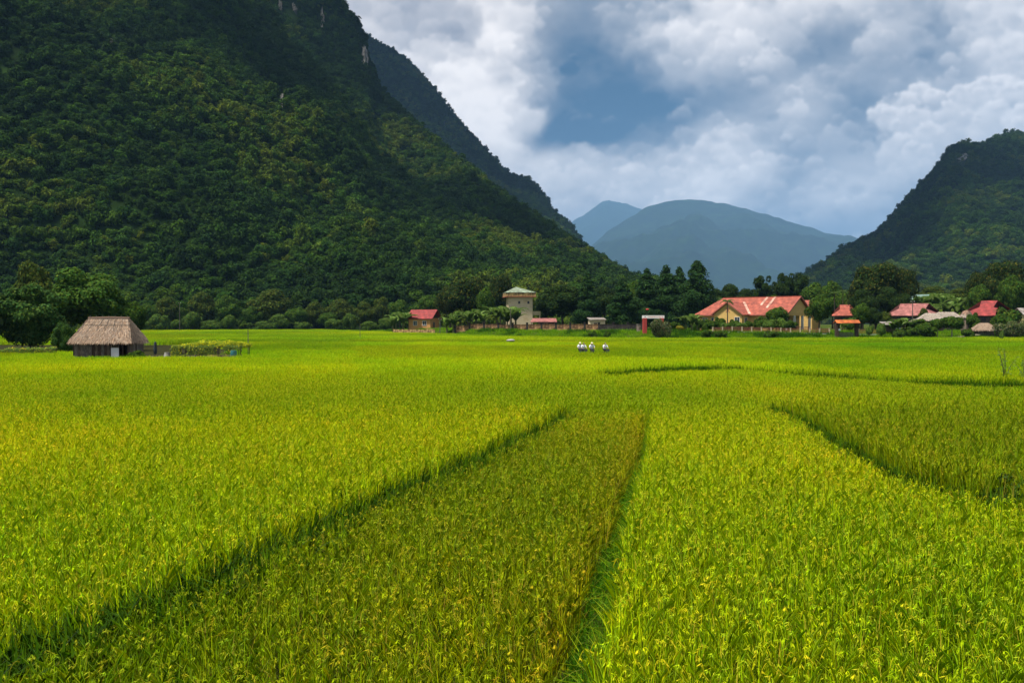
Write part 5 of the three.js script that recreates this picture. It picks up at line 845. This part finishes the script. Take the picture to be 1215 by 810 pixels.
// ---------------------------------------------------------------- hut garden
{
  const y0 = 0.3, D = 76;
  { const P = [], I = [], U = []; const n = 40; for (let j = 0; j <= 6; j++) for (let i = 0; i <= n; i++) { const x = lerp(-43, -24.2, i / n), d = lerp(70.2, 82.5, j / 6), e = Math.min(i, n - i) / n, f = Math.min(j, 6 - j) / 6, q = sstep(0, 0.05, e) * sstep(0, 0.17, f); P.push(x, -0.05 + q * 0.4 + (noise(x * 1.4, d * 1.4) - 0.5) * 0.12, -d); U.push(x, d); } for (let j = 0; j < 6; j++) for (let i = 0; i < n; i++) { const a = j * (n + 1) + i; I.push(a, a + 1, a + n + 2, a, a + n + 2, a + n + 1); }
    const g = new THREE.BufferGeometry(); g.setAttribute('position', new THREE.Float32BufferAttribute(P, 3)); g.setAttribute('uv', new THREE.Float32BufferAttribute(U, 2)); g.setIndex(I); g.computeVertexNormals(); structure('garden_ground', g, std(lin(0.16, 0.11, 0.06), { map: texSoil }), 'raised brown earth yard of the hut and trellis garden'); }
  // earth bank edge of planks before the trellis
  const w = thing('earth_bank_edging', 'dark board edging holding the earth below the trellis', 'edging'); for (let k = 0; k < 8; k++) { const m = part(w, 'board', box(0.95, 0.42, 0.08, 0, 0, 0), k % 3 ? M.woodDark : M.wood); m.position.set(sx(180, 72) + 0.5 + k * 1.0, 0.62, -72.2); m.rotation.z = (k % 2 - 0.5) * 0.04; }
  // trellis with yellow flowering vine
  const t = thing('vine_trellis', 'bamboo trellis covered with yellow flowering vine beside the hut', 'trellis'); const x0 = sx(212, D), x1 = sx(289, D), r = rng(930);
  for (let i = 0; i <= 6; i++) for (const z of [0, -2.6]) { const m = part(t, 'post', cyl(0.04, 0.035, 1.25, 0, 0, 0, 6), M.woodDark); m.position.set(lerp(x0, x1, i / 6), y0, -D + z + 1); m.rotation.z = (r() - 0.5) * 0.1; }
  for (const z of [0, -1.3, -2.6]) part(t, 'rail', box(x1 - x0 + 0.3, 0.05, 0.05, (x0 + x1) / 2, y0 + 1.2, -D + z + 1), M.wood);
  for (let i = 0; i < 22; i++) { const m = part(t, 'stake', cyl(0.018, 0.015, 1.1, 0, 0, 0, 5), M.woodGrey); m.position.set(lerp(x0, x1, i / 21), y0, -D + 1.3 + (r() - 0.5) * 0.2); m.rotation.z = (r() - 0.5) * 0.25; }
  const g = new Geo(), g2 = new Geo();
  for (let k = 0; k < 9000; k++) { const x = lerp(x0 - 0.2, x1 + 0.2, r()), z = -D + 1.2 - r() * 3.0, p = V(x, y0 + 1.2 + fbm(x * 0.9, z, 4, 2) * 0.9 * r() - 0.1, z); const yel = r() < 0.5, n = V(rr(r, -0.5, 0.5), 1, rr(r, -0.3, 0.6)).normalize(), u = rdir(r).cross(n).normalize(); g.leaf(p, u, n.clone().cross(u), rr(r, 0.09, 0.2), 0.06, n, jit(r, yel ? [0.46, 0.45, 0.012] : [0.14, 0.22, 0.02], 0.4)); }
  for (let k = 0; k < 4200; k++) { const x = lerp(x0 - 0.2, x1 + 0.2, r()), z = -D + 1.25 + rr(r, -0.1, 0.15), p = V(x, y0 + rr(r, 0.25, 1.3), z), n = V(rr(r, -0.4, 0.4), 0.5, 1).normalize(), u = rdir(r).cross(n).normalize(); if (fbm(x * 1.2, p.y * 2, 5, 2) < 0.44) continue; g2.leaf(p, u, n.clone().cross(u), rr(r, 0.1, 0.2), 0.06, n, jit(r, r() < 0.16 ? [0.38, 0.38, 0.02] : [0.12, 0.17, 0.03], 0.5)); }
  part(t, 'flowering_vine', g.build(), M.leaf).userData.kind = 'stuff'; part(t, 'hanging_vine', g2.build(), M.leaf).userData.kind = 'stuff';
  // small things of the yard
  const jar = new THREE.Mesh(new THREE.LatheGeometry([[0.02, 0], [0.24, 0.02], [0.3, 0.35], [0.26, 0.62], [0.2, 0.74], [0.24, 0.8], [0.19, 0.8], [0.16, 0.7]].map((p) => new THREE.Vector2(...p)), 18), M.stone); jar.name = 'water_jar'; tag(jar, 'pale clay water jar standing on the earth bank', 'jar'); jar.position.set(sx(198, 71.5), 0.3, -71.4); scene.add(shade(jar));
  const sl = new THREE.Mesh(new THREE.ExtrudeGeometry(new THREE.Shape([[0, 0], [0.6, -0.05], [0.75, 0.2], [0.5, 0.42], [0.05, 0.36]].map((p) => new THREE.Vector2(...p))), { depth: 0.1, bevelSize: 0.02, bevelThickness: 0.02 }).rotateX(-Math.PI / 2), M.stone); sl.name = 'flat_stone'; tag(sl, 'flat pale stone lying beside the water jar', 'stone'); sl.position.set(sx(188, 71.6), 0.4, -71.4); scene.add(shade(sl));
  { const o = thing('covered_post', 'upright post wrapped in dark cloth beside the hut', 'post'); part(o, 'stake', cyl(0.05, 0.04, 1.4, 0, 0, 0), M.woodDark); part(o, 'dark_cloth', new THREE.LatheGeometry([[0.02, 1.5], [0.1, 1.45], [0.13, 1.1], [0.18, 0.7], [0.15, 0.35], [0.12, 0.3]].map((p) => new THREE.Vector2(...p)), 12), M.clothDark); o.position.set(sx(183.5, 78), 0.4, -78); }
  { const o = thing('teal_water_drum', 'teal plastic drum under the end of the trellis', 'drum'); part(o, 'body', new THREE.LatheGeometry([[0.02, 0], [0.36, 0.02], [0.37, 0.3], [0.39, 0.33], [0.37, 0.36], [0.37, 0.62], [0.39, 0.65], [0.37, 0.68], [0.36, 0.95]].map((p) => new THREE.Vector2(...p)), 20), M.teal); part(o, 'lid', cyl(0.37, 0.35, 0.06, 0, 0.95, 0, 20), M.teal); o.position.set(sx(277, 74.4), 0.42, -74.3); o.scale.setScalar(0.75); }
  { const o = thing('wooden_crate', 'pale wooden crate in front of the teal drum', 'crate'); for (let k = 0; k < 3; k++) part(o, 'slat', box(0.9, 0.11, 0.03, 0, 0.08 + k * 0.14, 0.25), M.woodPale); part(o, 'box_body', box(0.84, 0.4, 0.44, 0, 0.21, 0), M.woodPale); o.position.set(sx(276, 72.4), 0.4, -72.3); o.rotation.y = 0.2; }
  { const g3 = new Geo(), r3 = rng(940); for (let k = 0; k < 1500; k++) { const a = r3() * 6.283, q = Math.sqrt(r3()), y = 0.42 * (1 - q * q); const p = V(Math.cos(a) * q * 0.85, y, Math.sin(a) * q * 0.5), d = V(rr(r3, -1, 1), rr(r3, -0.4, 0.25), rr(r3, -1, 1)).normalize(); g3.leaf(p, d, V(-d.z, 0.1, d.x).normalize(), rr(r3, 0.15, 0.4), 0.012, V(0, 1, 0.3).normalize(), jit(r3, [0.42, 0.34, 0.10], 0.4)); } const o = new THREE.Mesh(g3.build(), M.strands); o.name = 'straw_heap'; tag(o, 'heap of pale straw at the foot of the trellis', 'straw'); o.position.set(sx(252, 71.8), 0.38, -71.7); scene.add(shade(o)); }
  // low bamboo fence with creepers by the dark trees
  const f = thing('bamboo_fence', 'low bamboo fence overgrown with yellow flowering creeper', 'fence'), fx0 = sx(-30, 78), fx1 = sx(66, 78), gf = new Geo();
  for (let k = 0; k <= 14; k++) { const m = part(f, 'post', cyl(0.04, 0.035, 1.25, 0, 0, 0, 6), M.woodDark); m.position.set(lerp(fx0, fx1, k / 14), 0, -78); }
  for (const y of [0.55, 0.85, 1.1]) part(f, 'rail', box(fx1 - fx0, 0.06, 0.05, (fx0 + fx1) / 2, y, -77.95), M.wood);
  for (let k = 0; k < 2600; k++) { const x = lerp(fx0, fx1, r()), p = V(x, 1.0 + rr(r, -0.25, 0.25) * fbm(x, 2, 3, 2) * 2.2, -77.9 + rr(r, -0.25, 0.25)), n = V(rr(r, -0.4, 0.4), 0.8, 0.5).normalize(), u = rdir(r).cross(n).normalize(); gf.leaf(p, u, n.clone().cross(u), rr(r, 0.08, 0.18), 0.055, n, jit(r, r() < 0.1 ? [0.5, 0.38, 0.02] : [0.12, 0.19, 0.03], 0.5)); }
  part(f, 'creeper', gf.build(), M.leaf).userData.kind = 'stuff';
}
{ const g = new THREE.IcosahedronGeometry(0.42, 2), p = g.attributes.position; for (let k = 0; k < p.count; k++) { const q = 0.7 + 0.6 * fbm(p.getX(k) * 1.6 + 5, p.getY(k) * 1.6, p.getZ(k) * 1.6, 3); p.setXYZ(k, p.getX(k) * q * 1.5, p.getY(k) * q * 0.5, p.getZ(k) * q); } g.computeVertexNormals(); const o = new THREE.Mesh(g, M.stone); o.name = 'pale_boulder'; tag(o, 'pale boulder on the rice bund before the tower house', 'boulder'); o.position.set(sx(606, 122), 0.95, -122); scene.add(shade(o)); }
// weed sprigs at the field side
{ const r = rng(950); for (const [x, d, h, k] of [[27, 43.5, 2.6, 0], [28.4, 44, 2.1, 1]]) { const o = thing('tall_weed', 'tall thin weed with sparse leaves rising above the rice', 'weed', 'tall weeds above the rice'), st = new Geo(), lf = new Geo(); for (let s = 0; s < 5; s++) { const a = r() * 6.283, e = V(Math.cos(a) * rr(r, 0.2, 0.8), h * rr(r, 0.75, 1), Math.sin(a) * 0.5); st.tube([V(0, 0, 0), V(e.x * 0.3, h * 0.5, e.z * 0.3), e], [0.02, 0.014, 0.006], 5, [1, 1, 1]); for (let q = 0; q < 16; q++) { const t = 0.45 + 0.55 * r(), n = V(rr(r, -0.5, 0.5), 1, 0.4).normalize(), u = rdir(r).cross(n).normalize(); lf.leaf(V(e.x * t * t, e.y * t, e.z * t * t), u, n.clone().cross(u), rr(r, 0.12, 0.22), 0.05, n, jit(r, [0.12, 0.2, 0.03], 0.4)); } } part(o, 'stem', st.build(), M.bark); part(o, 'foliage', lf.build(), M.leaf); o.position.set(x, 0, -d); } }

// ---------------------------------------------------------------- cyclists in white shirts
{
  const bike = (() => {
    const o = new THREE.Group(); const ln = (p, q, w = 0.018) => { const l = p.distanceTo(q), g = new THREE.CylinderGeometry(w, w, l, 8); g.applyQuaternion(new THREE.Quaternion().setFromUnitVectors(V(0, 1, 0), q.clone().sub(p).normalize())); return g.translate((p.x + q.x) / 2, (p.y + q.y) / 2, (p.z + q.z) / 2); };
    const hubR = V(0, 0.33, -0.5), hubF = V(0, 0.33, 0.55), bb = V(0, 0.3, -0.06), seat = V(0, 0.74, -0.22), head = V(0, 0.78, 0.36);   // rides toward +z
    part(o, 'frame', join([ln(bb, seat), ln(bb, head, 0.022), ln(seat.clone().lerp(bb, 0.2), head), ln(bb, hubR, 0.012), ln(seat, hubR, 0.011), ln(head, hubF, 0.016)]), M.bluepaint);
    for (const h of [hubR, hubF]) { const w = part(o, 'wheel', cyl(0.03, 0.03, 0.09, 0, -0.045, 0).rotateZ(Math.PI / 2), M.metal); w.position.copy(h); part(w, 'tyre', new THREE.TorusGeometry(0.31, 0.02, 8, 28).rotateY(Math.PI / 2), M.rubber); part(w, 'rim', join([new THREE.TorusGeometry(0.285, 0.01, 6, 28).rotateY(Math.PI / 2), ...Array.from({ length: 12 }, (_, k) => new THREE.CylinderGeometry(0.0025, 0.0025, 0.56, 4).rotateX(k * Math.PI / 12))]), M.metal); }
    part(o, 'saddle', new THREE.SphereGeometry(0.11, 12, 8).scale(0.8, 0.35, 1.25).translate(0, 0.84, -0.24), M.rubber); part(o, 'seat_post', ln(seat, V(0, 0.83, -0.24), 0.013), M.metal);
    part(o, 'handlebar', join([ln(head, V(0, 0.98, 0.32), 0.013), ln(V(-0.27, 1.02, 0.22), V(0, 0.98, 0.33), 0.012), ln(V(0.27, 1.02, 0.22), V(0, 0.98, 0.33), 0.012)]), M.metal);
    part(o, 'basket', join([box(0.34, 0.02, 0.24, 0, 0.72, 0.56), ...[-0.16, 0.16].map((x) => box(0.01, 0.24, 0.24, x, 0.84, 0.56)), box(0.33, 0.24, 0.01, 0, 0.84, 0.675), box(0.33, 0.24, 0.01, 0, 0.84, 0.445)]), M.metal);
    part(o, 'crank', join([new THREE.TorusGeometry(0.09, 0.008, 6, 20).rotateY(Math.PI / 2).translate(0.04, 0.3, -0.06), box(0.02, 0.34, 0.03, 0.06, 0.3, -0.06), box(0.1, 0.02, 0.07, 0.11, 0.13, -0.06), box(0.1, 0.02, 0.07, -0.11, 0.47, -0.06), box(0.02, 0.2, 0.03, -0.06, 0.38, -0.06)]), M.metal);
    return o;
  })();
  // smooth body from tapered capsules
  const cap = (p, a, b, r1, r2) => { const ab = b.clone().sub(a), t = clamp(p.clone().sub(a).dot(ab) / ab.lengthSq()); return p.distanceTo(a.clone().addScaledVector(ab, t)) - lerp(r1, r2, t); };
  const smin = (a, b, k) => { const h = Math.max(k - Math.abs(a - b), 0) / k; return Math.min(a, b) - h * h * k * 0.25; };
  const meshSDF = (f, c, half, res) => {
    const mc = new MarchingCubes(res, M.skin, false, false, 60000); mc.isolation = 0; const n = mc.size, p = V();
    for (let z = 0; z < n; z++) for (let y = 0; y < n; y++) for (let x = 0; x < n; x++) { p.set((x - n / 2) / (n / 2) * half + c.x, (y - n / 2) / (n / 2) * half + c.y, (z - n / 2) / (n / 2) * half + c.z); mc.field[x + y * n + z * n * n] = -f(p); }
    mc.update(); const g = new THREE.BufferGeometry(), k = mc.count, P = mc.positionArray.slice(0, k * 3), N = mc.normalArray.slice(0, k * 3);
    for (let i = 0; i < k * 3; i += 3) { P[i] = P[i] * half + c.x; P[i + 1] = P[i + 1] * half + c.y; P[i + 2] = P[i + 2] * half + c.z; }
    g.setAttribute('position', new THREE.BufferAttribute(P, 3)); g.setAttribute('normal', new THREE.BufferAttribute(N, 3)); g.setAttribute('uv', new THREE.BufferAttribute(new Float32Array(k * 2), 2)); return g;
  };
  const J = { hip: V(0, 0.93, -0.24), chest: V(0, 1.24, -0.12), neck: V(0, 1.4, -0.07), head: V(0, 1.55, -0.03) };
  const legs = [1, -1].map((s) => ({ h: V(s * 0.09, 0.92, -0.22), k: V(s * 0.12, s > 0 ? 0.66 : 0.86, s > 0 ? 0.14 : 0.16), a: V(s * 0.11, s > 0 ? 0.22 : 0.56, s > 0 ? -0.04 : 0.0), t: V(s * 0.115, s > 0 ? 0.16 : 0.5, s > 0 ? 0.12 : 0.15) }));
  const arms = [1, -1].map((s) => ({ s: V(s * 0.185, 1.36, -0.09), e: V(s * 0.27, 1.16, 0.02), w: V(s * 0.255, 1.05, 0.18), f: V(s * 0.25, 1.03, 0.24) }));
  const skinSDF = (p) => {
    let d = smin(cap(p, J.hip, J.chest, 0.12, 0.125), cap(p, V(-0.12, 1.33, -0.1), V(0.12, 1.33, -0.1), 0.07, 0.07), 0.08); d = smin(d, cap(p, J.chest, J.neck, 0.09, 0.055), 0.06); d = smin(d, cap(p, J.neck, V(0, 1.46, -0.05), 0.052, 0.05), 0.03);
    d = smin(d, cap(p, V(0, 1.5, -0.0), V(0, 1.58, -0.04), 0.07, 0.088), 0.03); d = smin(d, cap(p, V(0, 1.53, 0.075), V(0, 1.505, 0.092), 0.008, 0.014), 0.015); for (const s of [-1, 1]) d = smin(d, p.distanceTo(V(s * 0.086, 1.53, -0.035)) - 0.02, 0.01);
    for (const l of legs) { d = smin(d, cap(p, l.h, l.k, 0.085, 0.058), 0.05); d = smin(d, cap(p, l.k, l.a, 0.056, 0.036), 0.02); d = smin(d, cap(p, l.a, l.t, 0.036, 0.032), 0.02); }
    for (const a of arms) { d = smin(d, cap(p, a.s, a.e, 0.05, 0.038), 0.03); d = smin(d, cap(p, a.e, a.w, 0.038, 0.026), 0.02); d = smin(d, cap(p, a.w, a.f, 0.026, 0.03), 0.012); for (let k = 0; k < 4; k++) { const q = a.f.clone().add(V((k - 1.5) * 0.018, 0.014, 0.012)), m = q.clone().add(V(0, -0.004, 0.028)); d = smin(d, cap(p, q, m, 0.0095, 0.009), 0.006); d = smin(d, cap(p, m, m.clone().add(V(0, -0.034, -0.008)), 0.009, 0.008), 0.006); } d = smin(d, cap(p, a.w.clone().lerp(a.f, 0.5), a.f.clone().add(V(-Math.sign(a.s.x) * 0.03, -0.012, 0.02)), 0.01, 0.009), 0.008); }
    return d;
  };
  const shirtSDF = (p) => { let d = smin(cap(p, J.hip, J.chest, 0.15, 0.15), cap(p, V(-0.13, 1.33, -0.1), V(0.13, 1.33, -0.1), 0.09, 0.09), 0.08); for (const a of arms) d = smin(d, cap(p, a.s, a.s.clone().lerp(a.e, 0.95), 0.072, 0.062), 0.04); d += (noise(p.x * 16, p.y * 12, p.z * 16) - 0.5) * 0.02; return Math.max(d, 0.86 - p.y, p.y - 1.425); };
  const legSDF = (p) => { let d = cap(p, V(-0.07, 0.93, -0.24), V(0.07, 0.93, -0.24), 0.14, 0.14); for (const l of legs) { d = smin(d, cap(p, l.h, l.k, 0.105, 0.08), 0.05); d = smin(d, cap(p, l.k, l.a, 0.078, 0.062), 0.03); } return Math.max(d, p.y - 1.0); };
  const c0 = V(0, 0.88, -0.02), gSkin = meshSDF(skinSDF, c0, 0.92, 76), gShirt = meshSDF(shirtSDF, V(0, 1.14, -0.08), 0.42, 56), gLeg = meshSDF(legSDF, V(0, 0.6, -0.05), 0.52, 56);
  const gHair = meshSDF((p) => Math.max(cap(p, V(0, 1.565, -0.05), V(0, 1.52, -0.06), 0.102, 0.09), -(p.distanceTo(V(0, 1.49, 0.07)) - 0.1)), V(0, 1.56, -0.05), 0.18, 36);
  const gHat = new THREE.LatheGeometry([[0.001, 0.14], [0.08, 0.13], [0.1, 0.09], [0.105, 0.02], [0.19, -0.01], [0.19, -0.018], [0.1, 0.005], [0.09, 0.08], [0.001, 0.12]].map((p) => new THREE.Vector2(...p)), 20).translate(0, 1.58, -0.035);
  const gMask = meshSDF((p) => Math.max(Math.abs(cap(p, V(0, 1.5, 0.0), V(0, 1.52, -0.02), 0.082, 0.09)) - 0.006, p.y - 1.525, 1.44 - p.y, 0.0 - p.z), V(0, 1.5, 0.0), 0.16, 30);
  const riders = [[688.5, 80.9, 0.1, 'hat', 'cyclist in white shirt and pale brimmed hat riding beside the bare headed companion'], [692.8, 80.2, 0.3, '', 'bare headed dark haired cyclist in white shirt riding beside the companion in a hat'], [702.5, 80.5, 0.05, 'hat', 'cyclist in white shirt and pale hat riding alone between the pair and the masked rider'], [718.5, 80.3, 0.35, 'mask', 'cyclist in white shirt with a cloth over the face riding apart from the others']];
  for (const [px, d, turn, extra, label] of riders) {
    const x = sx(px, d), y = 0.24, o = thing('person', label, 'person');
    const body = part(o, 'body', gSkin, M.skin); part(o, 'shirt', gShirt, M.shirt); part(o, 'trousers', gLeg, M.trousers); part(o, 'hair', gHair, M.hair);
    for (const s of [-1, 1]) { part(body, 'eye', new THREE.SphereGeometry(0.011, 8, 6).translate(s * 0.03, 1.545, 0.066), M.hair); } part(body, 'mouth', box(0.04, 0.007, 0.012, 0, 1.478, 0.066), M.scarf);
    if (extra === 'hat') part(o, 'hat', gHat, M.hat); if (extra === 'mask') part(o, 'face_cloth', gMask, M.hat);
    o.position.set(x, y, -d); o.rotation.y = turn; o.scale.setScalar(0.9);
    const b = bike.clone(); b.name = numbered('bicycle'); tag(b, ({ hat: 'blue bicycle ridden by a cyclist in a pale hat', '': 'blue bicycle ridden by the bare headed cyclist', mask: 'blue bicycle ridden by the cyclist with covered face' })[extra], 'bicycle', extra === 'hat' ? 'bicycles of the riders in hats' : undefined); b.position.set(x, y, -d); b.rotation.y = turn; b.scale.setScalar(0.9); scene.add(b);
  }
}
renderer.render(scene, camera);
